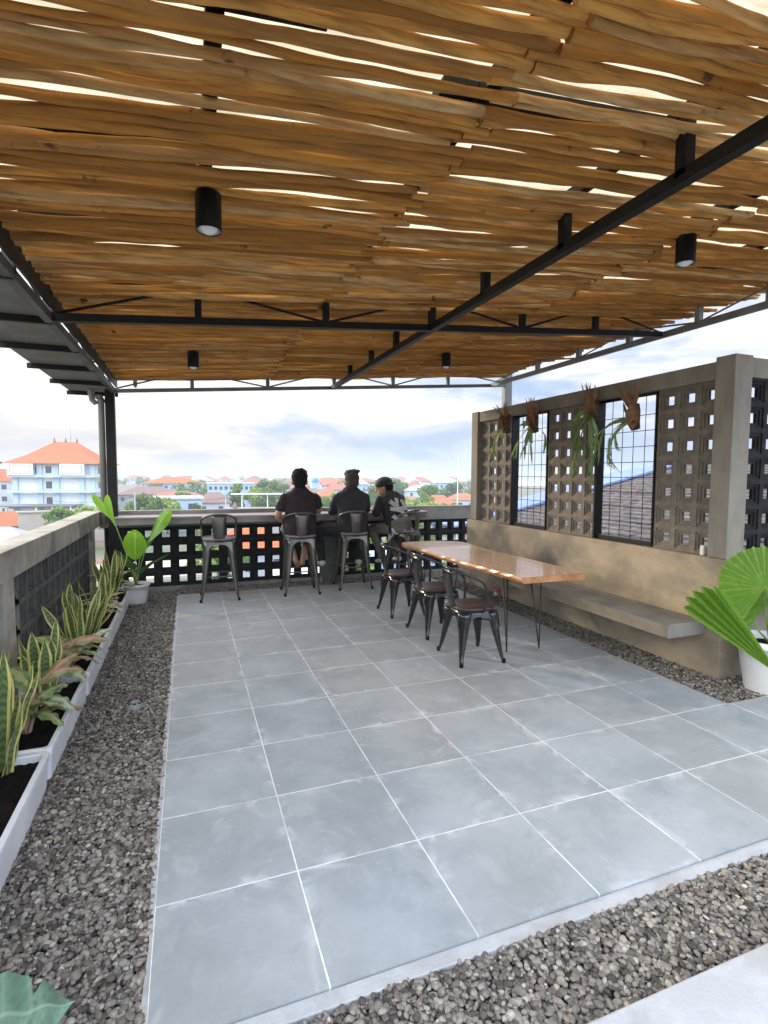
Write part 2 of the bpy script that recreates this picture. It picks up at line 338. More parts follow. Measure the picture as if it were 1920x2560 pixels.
# background
mat('far_wall_white',(.56,.58,.62),.8,col2=(.48,.50,.55),scale=.3); mat('far_wall_blue',(.33,.46,.60),.8,col2=(.38,.50,.62),scale=.3)
mat('far_wall_cream',(.42,.37,.30),.8,col2=(.36,.32,.27),scale=.3); mat('far_wall_grey',(.25,.26,.28),.8,col2=(.32,.32,.33),scale=.3)
mat('far_roof_orange',(.55,.12,.04),.8,col2=(.46,.10,.035),scale=1.2,stretch=(1,1,4)); mat('far_roof_red',(.30,.11,.08),.8,col2=(.36,.12,.08),scale=1.2)
mat('far_roof_brown',(.17,.10,.09),.8,col2=(.22,.14,.12),scale=1.2); mat('far_roof_grey',(.36,.37,.40),.7,col2=(.28,.29,.32),scale=1.2)
mat('far_roof_tile',(.42,.14,.07),.8,col2=(.34,.115,.06),scale=1.2); mat('hotel_white',(.74,.75,.78),.8,col2=(.66,.68,.72),scale=.3); mat('far_glass',(.06,.07,.09),.2); mat('far_trim',(.44,.54,.63),.7); mat('far_post',(.75,.70,.45),.7); mat('tank_blue',(.06,.25,.62),.5)
mat('far_white',(.66,.66,.65),.6); mat('teal_court',(.10,.27,.18),.8,col2=(.13,.31,.21),scale=.4)
mat('foliage_mid',(.085,.16,.03),.7,col2=(.17,.26,.045),scale=.5,trans=.25); mat('foliage_light',(.19,.28,.045),.7,col2=(.31,.38,.08),scale=.5,trans=.25)
mat('foliage_dark',(.05,.10,.035),.7,col2=(.10,.16,.05),scale=.5,trans=.2); mat('bark',(.13,.09,.06),.9,col2=(.2,.15,.1),scale=6)
mat('terrain',(.055,.085,.035),.95,col2=(.17,.17,.13),scale=.035,detail=8,stain_glint=(.20,.10,.07),sscale=.05)
mat('water',(.50,.60,.68),.25,col2=(.62,.70,.76),scale=.01); mat('far_hill',(.20,.27,.33),.9,col2=(.28,.34,.36),scale=.002)
mat('shingle',(.022,.018,.018),.5,col2=(.07,.052,.05),scale=7,detail=8,stretch=(3,.8,3),bump=.6,bscale=30,stain_glint=(.13,.11,.12),sscale=5); mat('flashing_sky_tint',(.13,.19,.36),.35,col2=(.18,.25,.42),scale=2)  # light shingle tone paints in glints; flashing blue paints in reflected sky
# =============== SETTING
GZ=-11.0
def struct(o): return tag(o,kind='structure')
mb=MB(); V=[];n=60
rad=[60,150,300,600,1200,2500,5000,9000]
def polar(az,d,z=GZ): return Vector((.135+d*math.sin(R(az)),-1.9+d*math.cos(R(az)),z))
mb.add([(-9000,-9000,GZ),(9000,-9000,GZ),(9000,9000,GZ),(-9000,9000,GZ)],[(0,1,2,3)]); struct(mb.build('ground','terrain'))
mb=MB(); pts=[polar(a,d,GZ+.3) for a,d in ((6,1150),(14,900),(20,760),(27,700),(36,690),(50,760),(50,1500),(36,1750),(20,1900),(8,1500))]
mb.add(pts,[tuple(range(len(pts)))]); struct(mb.build('water','water'))
mb=MB()
prev=None; hv=[];hf=[]
for i in range(90):
    a=-40+i*1.3; h=GZ+6+9*abs(math.sin(a*.13+1))+5*math.sin(a*.41)+3*math.sin(a*1.3)
    hv+= [polar(a,2300,GZ-5),polar(a,2600,h),polar(a,3300,GZ-5)]
for i in range(89):
    b=i*3; hf+=[(b,b+3,b+4,b+1),(b+1,b+4,b+5,b+2)]
mb.add(hv,hf,smooth=True); struct(mb.build('hills','far_hill'))
# terrace building body under the deck
mb=MB(); mb.box((-1.08,-3.2,GZ),(6.2,5.68,-.06)); tag(mb.build('terrace_building','concrete'),'plain concrete building body carrying the roof terrace','building')
# paving slab and kerb
pav=[(0,-.485),(6.0,-.485),(6.0,.494),(3.475,.494),(3.475,5.09),(0,5.09)]
mb=MB(); mb.prism(pav,-.055,0); struct(mb.build('terrace_paving','stone_tile'))
mb=MB(); mb.box((-.006,-.54,-.055),(6.0,-.4875,-.006)); struct(mb.build('paving_edge','kerb_concrete',bevel=.004))
mb=MB(); n_=60; vs=[]; g0=random.Random(6)
for i in range(n_+1):
    y=-.5+5.59*i/n_; o=-.010-g0.uniform(0,.014); vs+=[(-.0005,y,-.004),(o,y,-.006),(o-.006,y,-.05)]
mb.add(vs,[(3*i+k,3*i+k+1,3*i+k+4,3*i+k+3) for i in range(n_) for k in range(2)]); struct(mb.build('paving_edge','kerb_concrete'))
mb=MB(); mb.box((.55,-2.6,-.055),(6.0,-.86,.045)); struct(mb.build('concrete_step','kerb_concrete',bevel=.006))
mb=MB(); mb.box((-.9,-3.1,-.057),(6.15,5.5,-.04)); struct(mb.build('gravel_bed','gravel_bed'))
def pebbles(name,regions,dens,size,sub,label,seed):
    g=np.random.default_rng(seed); bm=bmesh.new(); bmesh.ops.create_icosphere(bm,subdivisions=sub,radius=1); bv=np.array([v.co[:] for v in bm.verts]); bf=np.array([[v.index for v in f.verts] for f in bm.faces]); bm.free()
    C=[]
    for (x0,x1,y0,y1) in regions:
        k=int(dens*(x1-x0)*(y1-y0)); C.append(np.stack([g.uniform(x0,x1,k),g.uniform(y0,y1,k)],1))
    C=np.concatenate(C); n=len(C); z=-.04+g.uniform(0,1,n)**.8*.035
    sc=size*g.lognormal(0,.22,n)[:,None]*np.stack([g.uniform(.85,1.3,n),g.uniform(.75,1.05,n),g.uniform(.5,.75,n)],1)
    d=np.ones((n,len(bv)),dtype=np.float32)
    for q in range(3):
        ax=g.normal(size=(n,3)); ax/=np.linalg.norm(ax,axis=1)[:,None]
        d+=.16*np.sin(2.2*(ax@bv.T)+g.uniform(0,6,n)[:,None])
    v=bv[None]*d[:,:,None]*sc[:,None,:]
    a=g.uniform(0,2*PI,n); t=g.uniform(-.5,.5,n)
    ca,sa,ct,st=np.cos(a),np.sin(a),np.cos(t),np.sin(t)
    x,y,zz=v[...,0],v[...,1],v[...,2]
    y2=y*ct[:,None]-zz*st[:,None]; z2=y*st[:,None]+zz*ct[:,None]
    X_=x*ca[:,None]-y2*sa[:,None]; Y_=x*sa[:,None]+y2*ca[:,None]
    P=np.stack([X_+C[:,0:1],Y_+C[:,1:2],z2+z[:,None]],-1).reshape(-1,3)
    F=(bf[None]+(np.arange(n)*len(bv))[:,None,None]).reshape(-1,3)
    tag(npmesh(name,P,F,'pebbles'),label,'gravel',kind='stuff')
pebbles('gravel',[(-.52,-.01,-.7,1.3),(-.8,.6,-1.0,-.55),(.6,3.6,-.86,-.54)],14500,.0088,2,'grey and brown pebbles covering the near edge of the terrace',1)
pebbles('gravel',[(-.86,-.01,1.3,5.45),(-.86,-.52,-.6,1.3),(-.01,3.8,5.1,5.46),(3.48,3.84,.5,5.46),(3.84,4.8,.5,.84)],11500,.0094,1,'dark pebbles in the strips along the walls',2)
# =============== walls
def block(mb,o,u,v,w,pitch,T,hole,steps=2,dep=.02):
    # recessed square breeze block, o = lower left corner on the front plane, w = outward normal
    o,u,v,w=map(Vector,(o,u,v,w)); c=o+u*pitch/2+v*pitch/2
    hs=[.40+(hole-.40)*k/steps for k in range(steps+1)] if steps<4 else [.40,.295,hole]
    prof=[(.5,0)]; K=len(hs)-1
    for k in range(K): prof+=[(hs[k],-dep*k),(hs[k],-dep*(k+1))]
    prof+=[(hole,-dep*K),(hole,-T+dep*K)]
    for k in range(K-1,-1,-1): prof+=[(hs[k],-T+dep*(k+1)),(hs[k],-T+dep*k)]
    prof+=[(.5,-T)]
    vs=[];fs=[]
    for hh,d in prof:
        for a,b in ((-1,-1),(1,-1),(1,1),(-1,1)): vs.append(c+u*(a*hh*pitch)+v*(b*hh*pitch)+w*d)
    for i in range(len(prof)-1):
        for j in range(4): fs.append((i*4+j,i*4+(j+1)%4,(i+1)*4+(j+1)%4,(i+1)*4+j))
    mb.add(vs,fs)
# back parapet
bw=empty('parapet_wall',(0,5.5,0),label='low dark breeze block parapet running behind the bar stools',cat='wall')
BX0,BP=-.86,.2045
def bpart(name,m,f,par=bw,bev=.004):
    mb=MB(); f(mb); return mb.build(name,m,par,bevel=bev)
bw.location=(0,0,0)
bpart('cap','concrete_bench',lambda m:m.box((-.9,5.49,.825),(4.65,5.66,1.035)))
bpart('base','concrete_bench',lambda m:(m.box((-.9,5.46,-.05),(4.65,5.66,.035))))
mb=MB()
for i in range(26):
    for j in range(4):
        x=BX0+i*.2045
        if x+.2045>4.65: continue
        block(mb,(x,5.51,.025+j*.2),(1,0,0),(0,0,.978),(0,-1,0),.2045,.10,.23)
mb.build('breeze_block_panel','breeze_dark',bw)
# left parapet
lw=empty('parapet_wall',(0,0,0),label='low concrete parapet on the left behind the white planter boxes',cat='wall')
mb=MB(); mb.box((-1.09,-2.6,.85),(-.90,5.30,1.035)); mb.box((-1.09,5.30,.85),(-.9015,5.66,1.034)); mb.build('cap','concrete',lw,bevel=.005)
for y0 in (-1.1,1.80,4.9): bpart('pillar','concrete',lambda m:m.box((-1.075,y0,-.05),(-.905,y0+.2,.849)),lw)
bpart('base','concrete',lambda m:m.box((-1.07,-2.6,-.05),(-.91,5.45,.03)),lw)
mb=MB()
for i in range(36):
    y=-2.3+i*.2045
    if any(y0-.2<y<y0+.2 for y0 in (-1.1,1.80,4.9)): continue
    for j in range(4): block(mb,(-.935,y,.03+j*.2045),(0,1,0),(0,0,1),(1,0,0),.2045,.10,.23)
mb.build('breeze_block_panel','breeze_grey',lw)
# right feature wall
rw=empty('feature_wall',(0,0,0),label='tall concrete screen wall with breeze blocks and two barred openings behind the bench',cat='wall')
bpart('base','concrete_warm',lambda m:m.box((3.835,.835,-.05),(4.05,4.66,.895)),rw,.006)
bpart('column','concrete_column',lambda m:m.box((3.848,.83,.897),(4.03,.985,2.395)),rw,.005)
bpart('column','concrete_column',lambda m:m.box((3.855,4.44,.897),(4.03,4.60,2.375)),rw,.005)
bpart('top_beam','concrete_column',lambda m:m.box((3.875,.986,2.235),(4.03,4.439,2.37)),rw,.005)
RPt=.1905
for nm,y0,n_ in (('a',.962,3),('b',2.235,4),('c',3.665,4)):
    mb=MB()
    for i in range(n_):
        for j in range(7): block(mb,(3.915,y0+i*RPt+(.0 if nm!='a' else .01),.898+j*.191),(0,1,0),(0,0,1.0026),(-1,0,0),RPt,.078,.19,4,.013)
    mb.build('breeze_block_panel','breeze_warm_lit',rw)
def barred(y0,y1,nv,nh):
    f=MB(); z0,z1=.9,2.234
    for (a,b) in (((3.90,y0,z0),(3.93,y0+.016,z1)),((3.87,y1-.022,z0),(3.96,y1,z1)),((3.90,y0+.016,z0),(3.95,y1-.022,z0+.04)),((3.92,y0+.016,z1-.022),(3.95,y1-.022,z1))): f.box(a,b)
    fr=f.build('window_frame','black_steel',rw,bevel=.003)
    g=MB()
    for i in range(1,nv+1):
        y=y0+.016+(y1-y0-.038)*i/(nv+1); g.tube([(3.935,y,z0+.04),(3.935,y,z1-.02)],.0032,6)
    for i in range(1,nh+1):
        z=z0+.045+(z1-z0-.09)*i/(nh+1); g.tube([(3.94,y0+.01,z),(3.94,y1-.02,z)],.0032,6)
    g.build('bar_grid','black_steel',fr)
barred(1.547,2.232,4,8); barred(3.003,3.66,4,8)
# wall returning to the right
w2=empty('side_wall',(0,0,0),label='dark breeze block wall turning right behind the fan palm',cat='wall')
bpart('cap','concrete_column',lambda m:m.box((4.031,.845,2.24),(6.1,1.0,2.385)),w2)
bpart('base','concrete_column',lambda m:m.box((4.051,.85,-.05),(6.1,1.0,.895)),w2)
mb=MB()
for i in range(10):
    for j in range(7): block(mb,(4.035+i*.2,.86,.898+j*.1915),(1,0,0),(0,0,.957),(0,-1,0),.2,.08,.2,4,.014)
mb.build('breeze_block_panel','breeze_dark',w2)
# bench
be=empty('bench',(0,0,0),label='long cantilevered concrete bench along the feature wall behind the table',cat='bench')
bpart('seat','concrete_bench',lambda m:m.box((3.45,.95,.305),(3.833,4.2,.412)),be,.006)
bpart('front_face','concrete_warm',lambda m:m.box((3.4465,.953,.309),(3.4495,4.197,.404)),be,0)
# switch plate / soap-like cream block on the ledge
tag(bpart('socket_plate','pot_white',lambda m:m.box((3.868,1.03,.897),(3.90,1.062,.975)),None,.006),'small cream block standing on the ledge beside the near column','wall socket')
# bar counter
bc=empty('bar_counter',(0,0,0),label='narrow bar counter along the back parapet where people lean',cat='counter')
bpart('counter_top','counter_top',lambda m:m.box((-.70,5.06,.965),(3.42,5.489,.985)),bc,.003)
bpart('fascia','concrete_bench',lambda m:m.box((-.695,5.075,.888),(3.40,5.17,.964)),bc,.003)
bpart('support_pillar','breeze_grey',lambda m:m.box((1.885,5.20,-.05),(2.09,5.455,.887)),bc,.004)
# floor drain
dr=MB(); dr.lathe([(.055,-.02),(.055,-.005),(.045,.012),(.03,.024),(.012,.03),(0,.031)],20); d_=dr.build('floor_drain','grey_steel',None,(-.215,1.80,0)); tag(d_,'small grey domed drain cover set in the left gravel strip','drain')
mb=MB()
for k in range(8):
    a=k*PI/4; mb.cbox((.036*math.cos(a),.036*math.sin(a),.02),(.022,.006,.008),Matrix.Rotation(0,4,'Z'))
mb.build('slot','black_steel',d_)
# =============== pergola roof
SL=.0755; ZA=2.5+SL*.71
def rz(x): return ZA+SL*x           # bottom chord axis height
RO=.15                               # stick layer above the chord axis
pg=empty('pergola',(0,0,0),label='black steel pergola roof lined with rough cane sticks above the terrace',cat='pergola')
def truss_x(y,x0,x1,vs,name='truss',mt='black_steel',h=.05,diag=True):
    m=MB(); m.bar((x0,y,rz(x0)),(x1,y,rz(x1)),.05,h); m.bar((x0,y,rz(x0)+RO+.10),(x1,y,rz(x1)+RO+.10),.05,.05)
    for x in vs: m.bar((x,y,rz(x)),(x,y,rz(x)+RO+.1),.045,.045,up=(1,0,0))
    if diag:
        vv=[x0]+list(vs)+[x1]
        for i in range(len(vv)-1):
            a,b=vv[i],vv[i+1]; za,zb=(.02,RO+.08) if i%2==0 else (RO+.08,.02)
            m.tube([(a,y,rz(a)+za),(b,y,rz(b)+zb)],.010,6)
    return m.build(name,mt,pg)
def truss_y(x,y0,y1,vs,mt='black_steel',diag=True,w=.05):
    m=MB(); m.bar((x,y0,rz(x)-.001),(x,y1,rz(x)-.001),w,.055); m.bar((x,y0,rz(x)+RO+.10),(x,y1,rz(x)+RO+.10),.05,.05)
    for y in vs: m.bar((x,y,rz(x)),(x,y,rz(x)+RO+.1),.05,.05,up=(1,0,0))
    if diag:
        vv=[y0]+sorted(vs)+[y1]
        for i in range(len(vv)-1):
            a,b=vv[i],vv[i+1]
            za,zb=(.02,RO) if i%2==0 else (RO,.02)
            m.tube([(x,a,rz(x)+za),(x,b,rz(x)+zb)],.009,6)
    return m.build('truss',mt,pg)
truss_x(2.09,-.68,4.5,[.227,1.142,2.03,2.902,3.70])
truss_x(5.27,-.70,4.85,[.213,1.154,2.06,2.934,3.816],mt='grey_steel',h=.042)
truss_x(-1.15,-.68,4.5,[.227,1.142,2.03,2.902,3.70])
truss_y(2.03,-1.15,5.25,[-.25,.47,1.263,2.09,2.875,3.6,4.4],diag=False)
truss_y(-.68,-1.15,5.25,[-.3,.5,1.3,2.09,2.9,3.6,4.3],mt='dark_steel')
truss_y(4.55,-1.15,5.25,[-.1,.45,1.083,1.72,2.53,3.30,4.09],mt='grey_steel',w=.04)
# purlins above the sticks
m=MB()
for x in (.23,1.15,2.95,3.75): m.bar((x,-1.15,rz(x)+RO+.07),(x,5.4,rz(x)+RO+.07),.05,.05)
m.build('purlin','black_steel',pg)
for (q,xa,xb) in ((-.36,-.6,.55),(-.12,1.0,2.0),(.40,-.6,1.2),(1.14,-.6,.8),(1.2,2.2,4.4),(2.23,.2,3.4),(3.18,1.5,4.5),(4.08,-.3,3.5)):
    m=MB(); m.box((xa,q-.05,-.02),(xb,q+.06,.02),Matrix.Translation((0,-.0,rz(0)+RO+.10))@Matrix(((1,0,0,0),(-.03,1,0,.045),(SL,0,1,0),(0,0,0,1)))); m.build('batten','black_steel',pg)
# cane sticks
VV=[];FF=[];nv=0; g=np.random.default_rng(11)
y=-1.2; row=0; DARK=(-.36,-.10,.42,1.16,2.25,3.2,4.1)
phase=g.uniform(0,6,20)
while y<5.47:
    base_r=g.uniform(.0135,.0215)
    spans=[(-.655,1.15),(1.15,3.0),(3.0,4.80)]
    off=g.uniform(-.09,.09)
    for k,(a,b) in enumerate(spans):
        a2=a+(off if k else g.uniform(-.02,.02))+.002; b2=b+(off if k<2 else g.uniform(-.05,.06))-.004
        ns=30; xs=np.linspace(a2,b2,ns); r=base_r*g.uniform(.84,1.14); t=(xs-a2)/(b2-a2)
        if g.random()<.5: t=1-t
        rad_=r*(1.08-.22*t)*(1+.07*np.sin(xs*g.uniform(5,11)+g.uniform(0,6))+.045*np.sin(xs*g.uniform(18,30)+g.uniform(0,6)))
        
        for q_ in range(3): kn=g.uniform(a2,b2); rad_*=1+.16*np.exp(-((xs-kn)/.045)**2)
        amp=.010
        yy=y+g.uniform(-.006,.006)+amp*g.uniform(.5,1.5)*np.sin(xs*g.uniform(1.8,4.2)+g.uniform(0,6))+.0065*np.sin(xs*g.uniform(6,11)+g.uniform(0,6))+.0022*np.sin(xs*g.uniform(15,24)+g.uniform(0,6))+(t-.5)*g.uniform(-.03,.03)
        yy=yy-.03*(xs-1.5)
        zz=ZA+SL*xs+RO+r+g.uniform(-.010,.014)+.009*np.sin(xs*g.uniform(2,6)+g.uniform(0,6))
        n=8; an=np.arange(n)*2*PI/n+.2
        P=np.stack([np.repeat(xs[:,None],n,1),yy[:,None]+rad_[:,None]*np.cos(an),zz[:,None]+rad_[:,None]*.1e1*np.sin(an)],-1).reshape(-1,3)
        i,j=np.meshgrid(np.arange(ns-1),np.arange(n),indexing='ij'); j2=(j+1)%n
        F=np.stack([i*n+j,i*n+j2,(i+1)*n+j2,(i+1)*n+j],-1).reshape(-1,4)
        cap=[[0,1,2,3],[0,3,4,7],[4,5,6,7]]; cap=np.array(cap); F=np.concatenate([F,cap,cap+(ns-1)*n])
        VV.append(P);FF.append(F+nv);nv+=len(P)
    y+=base_r*2*g.uniform(.98,1.12)+(g.uniform(.004,.011) if g.random()<(.45 if y<1.6 else .27) else 0)
    if any(abs(y-q)<.02 for q in DARK): y+=.009
    row+=1
npmesh('stick_ceiling',np.concatenate(VV),np.concatenate(FF),'cane',pg)
m=MB(); m.add([(-.70,-1.25,rz(-.7)+RO+.16),(4.95,-1.25,rz(4.95)+RO+.16),(4.95,5.5,rz(4.95)+RO+.16),(-.70,5.5,rz(-.7)+RO+.16)],[(0,1,2,3)]); m.build('translucent_sheet','polycarbonate',pg)
# eave on the left: metal sheet on rafters
m=MB()
ys=np.linspace(-1.25,5.55,9); x0,x1=-1.19,-.66
for i in range(8):
    a,b=ys[i],ys[i+1]
    zz=lambda x,lift:rz(x)+.045+lift
    m.box((x0-(.0 if i%1 else 0),a,0),(x1,b+.03,.006),Matrix.Translation((0,0,rz(x0)+.05)) @ Matrix.Shear('YZ',4,(0,0)))
m.build('eave_sheet','roof_metal',pg)
for i in range(9):
    m=MB(); m.box((x0-.03,ys[i]-.03,rz(x0)+.005),(x1,ys[i]+.0,rz(x0)+.052)); m.build('rafter','black_steel',pg)
m=MB(); m.box((-.668,-1.25,rz(-.7)+.06),(-.655,5.45,rz(-.7)+.30)); m.build('fascia_board','black_steel',pg)
# posts
m=MB(); m.box((-.775,5.24,-.05),(-.672,5.34,rz(-.7)+.03)); m.build('post','black_steel',pg,bevel=.004)
m=MB(); m.box((4.80,5.24,-.05),(4.93,5.33,rz(4.85)+.26)); m.build('post','grey_steel',pg,bevel=.004)
m=MB(); m.box((-.775,-1.2,-.05),(-.672,-1.1,rz(-.7)+.03)); m.build('post','black_steel',pg,bevel=.004)
m=MB(); m.box((4.5,-1.2,-.05),(4.6,-1.1,rz(4.5))); m.build('post','black_steel',pg,bevel=.004)
# down pipe with elbow
m=MB(); m.tube([(-.822,5.30,.9),(-.822,5.30,2.40),(-.835,5.30,2.435),(-.855,5.30,2.43),(-.872,5.30,2.40)],.036,14); m.tube([(-.822,5.30,2.36),(-.822,5.30,2.40)],.041,14)
m.tube([(-.925,5.30,2.56),(-.925,5.30,2.44),(-.915,5.30,2.385),(-.89,5.30,2.355),(-.866,5.30,2.375)],.032,12); m.tube([(-.925,5.30,2.54),(-.925,5.30,2.46)],.038,12)
tag(m.build('drain_pipe','pipe_grey'),'grey round downpipe with a swan neck beside the left corner post','pipe')
m=MB(); m.tube([(-.46,5.5,rz(-.5)+.19),(-.46,5.5,rz(-.5)+.10)],.026,12); m.tube([(-.46,5.5,rz(-.5)+.11),(-.455,5.5,rz(-.5)+.075)],[.026,.012],12)
tag(m.build('pipe_stub','pipe_grey'),'short grey pipe stub poking out under the back edge of the ceiling','pipe')
# ceiling lamps
for (x,y,lb) in ((.243,.60,'black cylinder downlight nearest the camera on the left'),(.212,3.76,'black cylinder downlight far left near the back parapet'),(2.93,.50,'black cylinder downlight on the right beyond the diagonal beam'),(3.0,3.73,'black cylinder downlight far right above the dining table')):
    e=empty('ceiling_lamp',(x,y,rz(x)+RO),label=lb,cat='lamp',group='downlights under the cane ceiling')
    m=MB(); m.lathe([(0,.0),(.053,.0),(.055,-.005),(.055,-.155),(.053,-.158),(.049,-.156),(.049,-.13)],32); m.build('lamp_body','lamp_black',e)
    m=MB(); m.lathe([(.0485,-.154),(.044,-.13),(.03,-.105),(0,-.10)],28); m.build('reflector','lamp_reflector',e)
    m=MB(); m.lathe([(0,-.105),(.03,-.11),(.04,-.135),(.036,-.155),(.02,-.168),(0,-.172)],24); m.build('bulb','lamp_glass',e)
    m=MB(); m.tube([(-.02,-.01,0),(-.02,-.01,.05)],.0025,6); m.build('wire','lamp_glass',e)
# =============== FURNITURE
def hoop_pts(w,zs,rise,fwd,back):
    P=[]
    ctrl=[(-w,fwd,zs),(-w*1.03,fwd+.01,zs+rise*.45),(-w*1.04,fwd-.02,zs+rise*.68),(-w*.98,fwd-.09,zs+rise*.80),(-w*.80,back*.62,zs+rise*.90),(-w*.42,back*.93,zs+rise*.98),(0,back,zs+rise)]
    ctrl+= [(-x,y,z) for x,y,z in ctrl[-2::-1]]
    c=[Vector(p) for p in ctrl]; out=[]
    for i in range(len(c)-1):
        p0,p1,p2,p3=c[max(i-1,0)],c[i],c[i+1],c[min(i+2,len(c)-1)]
        for k in range(5):
            t=k/5; out.append(.5*((2*p1)+(-p0+p2)*t+(2*p0-5*p1+4*p2-p3)*t*t+(-p0+3*p1-3*p2+p3)*t**3))
    out.append(c[-1]); return out
def leg_mesh(sx,sy,top,bot,H):
    m=MB(); tx,ty=top; bx,by=bot
    pts=[];ra=[]
    for i in range(12):
        t=i/11; z=H*(1-t)
        k=t**1.15; fx=tx+(bx-tx)*k; fy=ty+(by-ty)*k
        if t>.85: fx+=.012*(t-.85)/.15; 
        pts.append((sx*fx,sy*fy,z)); w=.046*(1-t)**1.1+.0145; ra.append((w,w*.72))
    m.tube(pts,ra,12,upv=(sx*1.0,-sy*.9,0))
    return m
def seat_obj(name,zs,foot,top,sh,m_metal,m_seat,ring,back_y,rise,**tg):
    e=empty(name,**tg)
    # seat
    def rsq(r,z,k=.3):
        return [(r*math.copysign(abs(math.cos(a))**(.62),math.cos(a)),r*math.copysign(abs(math.sin(a))**(.62),math.sin(a)),z) for a in [2*PI*i/40 for i in range(40)]]
    m=MB(); rings=[rsq(sh-.004,zs-.028),rsq(sh+.004,zs-.022),rsq(sh+.004,zs-.006),rsq(sh-.003,zs),rsq(sh*.5,zs-.003),rsq(.001,zs-.004)]
    vs=[p for r in rings for p in r]; fs=[(i*40+j,i*40+(j+1)%40,(i+1)*40+(j+1)%40,(i+1)*40+j) for i in range(5) for j in range(40)]
    m.add(vs,fs,smooth=True); m.build('seat',m_seat,e)
    m=MB(); rings=[rsq(sh-.012,zs-.075),rsq(sh-.006,zs-.03),rsq(.02,zs-.029)]
    vs=[p for r in rings for p in r]; fs=[(i*40+j,i*40+(j+1)%40,(i+1)*40+(j+1)%40,(i+1)*40+j) for i in range(2) for j in range(40)]; m.add(vs,fs,smooth=True)
    # arched aprons
    for q in range(4):
        Mq=Matrix.Rotation(q*PI/2,4,'Z'); n=12; vs=[]
        for i in range(n+1):
            u=-1+2*i/n; x=u*(top[0]+.012); zb=zs-.075-.11*abs(u)**3.2
            o=sh-.012+.012*abs(u)**3.2
            vs+= [Mq@Vector((x,-(o+.0),zs-.045)),Mq@Vector((x*1.02,-(o+.006+.02*abs(u)**3),zb))]
        fs=[(2*i,2*i+1,2*i+3,2*i+2) for i in range(n)]; m.add(vs,fs,smooth=True)
    fr=m.build('seat_frame',m_metal,e)
    for sx in (-1,1):
        for sy in (-1,1):
            l=leg_mesh(sx,sy,top,foot,zs-.04).build('leg',m_metal,e)
            MB().lathe([(0,0),(.016,0),(.017,.03),(.013,.034)],12,(sx*(foot[0]+.012),sy*foot[1],0)).build('rubber_foot','lamp_black',l)
    if ring:
        m=MB(); k=1-ring/(zs-.04); k=k**1.15; px=top[0]+(foot[0]-top[0])*k; py=top[1]+(foot[1]-top[1])*k
        c=[(-px,-py,ring),(px,-py,ring),(px,py,ring),(-px,py,ring)]
        for i in range(4): m.tube([c[i],c[(i+1)%4]],.009,8)
        m.build('footrest',m_metal,e)
    m=MB(); m.bar((-top[0]*1.05,-top[1],zs-.12),(top[0]*1.05,top[1],zs-.12),.02,.006); m.bar((top[0]*1.05,-top[1],zs-.127),(-top[0]*1.05,top[1],zs-.127),.02,.006); m.build('cross_brace',m_metal,e)
    m=MB(); m.tube(hoop_pts(sh+.008,zs-.03,rise+.03,.03,back_y),.0115,10); m.build('back_hoop',m_metal,e)
    m=MB(); n=8; vs=[]
    for i in range(n+1):
        t=i/n; z=zs-.03+(rise+.02)*t; yb=-sh+.005+(back_y+sh)*t**.85-.012*math.sin(PI*t); w=.062+.026*t
        for j in range(5):
            u=-1+j/2; vs.append((u*w,yb+.010*u*u-.005,z))
    fs=[(i*5+j,i*5+j+1,(i+1)*5+j+1,(i+1)*5+j) for i in range(n) for j in range(4)]
    m.add(vs,fs,smooth=True); sp=m.build('splat',m_metal,e); so_=sp.modifiers.new('solid','SOLIDIFY'); so_.thickness=.003
    return e
stool=seat_obj('bar_stool',.75,(.205,.21),(.135,.13),.188,'gunmetal','seat_wood_grey',.29,-.215,.285,label='empty gunmetal bar stool standing alone left of the people',cat='stool',group='bar stools along the counter')
stool.location=(.48,4.76,0); stool.rotation_euler=(0,0,R(-2))
dup(stool,(1.47,4.755,0),R(-3),'bar stool under the person in the maroon t-shirt')
dup(stool,(2.205,4.85,0),R(-4),'bar stool under the person in the black sweatshirt')
dup(stool,(2.97,4.90,0),R(42),'bar stool turned sideways under the person in the cap')
chair=seat_obj('dining_chair',.45,(.205,.19),(.13,.125),.17,'black_gloss','seat_wood',0,-.235,.315,label='black metal chair with dark wooden seat nearest the camera',cat='chair',group='black metal chairs along the wooden table')
chair.location=(2.32,1.885,0); chair.rotation_euler=(0,0,R(-92))
dup(chair,(2.355,2.63,0),R(-88),'black metal chair in the middle of the three at the table')
dup(chair,(2.32,3.41,0),R(-90),'black metal chair farthest along the table near the stools')
# table
tb=empty('dining_table',(0,0,0),label='long live edge wooden table on thin hairpin legs beside the bench',cat='table')
g=np.random.default_rng(5); ZT=.712
def tx(side,t):
    if side<0: return 2.56-.10*t+.012*math.sin(9*t+1)+.05*max(0,(t-.85)/.15)*0+.006*math.sin(31*t)
    return 3.19+.01*math.sin(7*t)+(.045*math.sin(PI*min(max((t-.70)/.3,0),1)) )-.02*t+.005*math.sin(23*t)
m=MB(); NT=40; prof=[]
for i in range(NT+1):
    t=i/NT; y=1.535+2.33*t+ (0)
    xl,xr=tx(-1,t),tx(1,t)
    if t>.93: k=(t-.93)/.07; xl+= .10*k*k; xr-=.22*k**1.5
    prof.append((xl,xr,y-(.035*(t<.001)*0)))
vs=[];fs=[]
for xl,xr,y in prof:
    vs+= [(xl,y,ZT),(xr,y-.03*(1 if 0 else 0),ZT),(xr-.012,y,ZT-.05),(xl+.016,y,ZT-.05)]
for i in range(NT):
    a=i*4;b=a+4; fs.append((a,a+1,b+1,b)); fs.append((a+2,a+3,b+3,b+2))
m.add(vs,fs); m.build('tabletop','table_wood',tb)
m=MB(); vs2=[];fs=[]
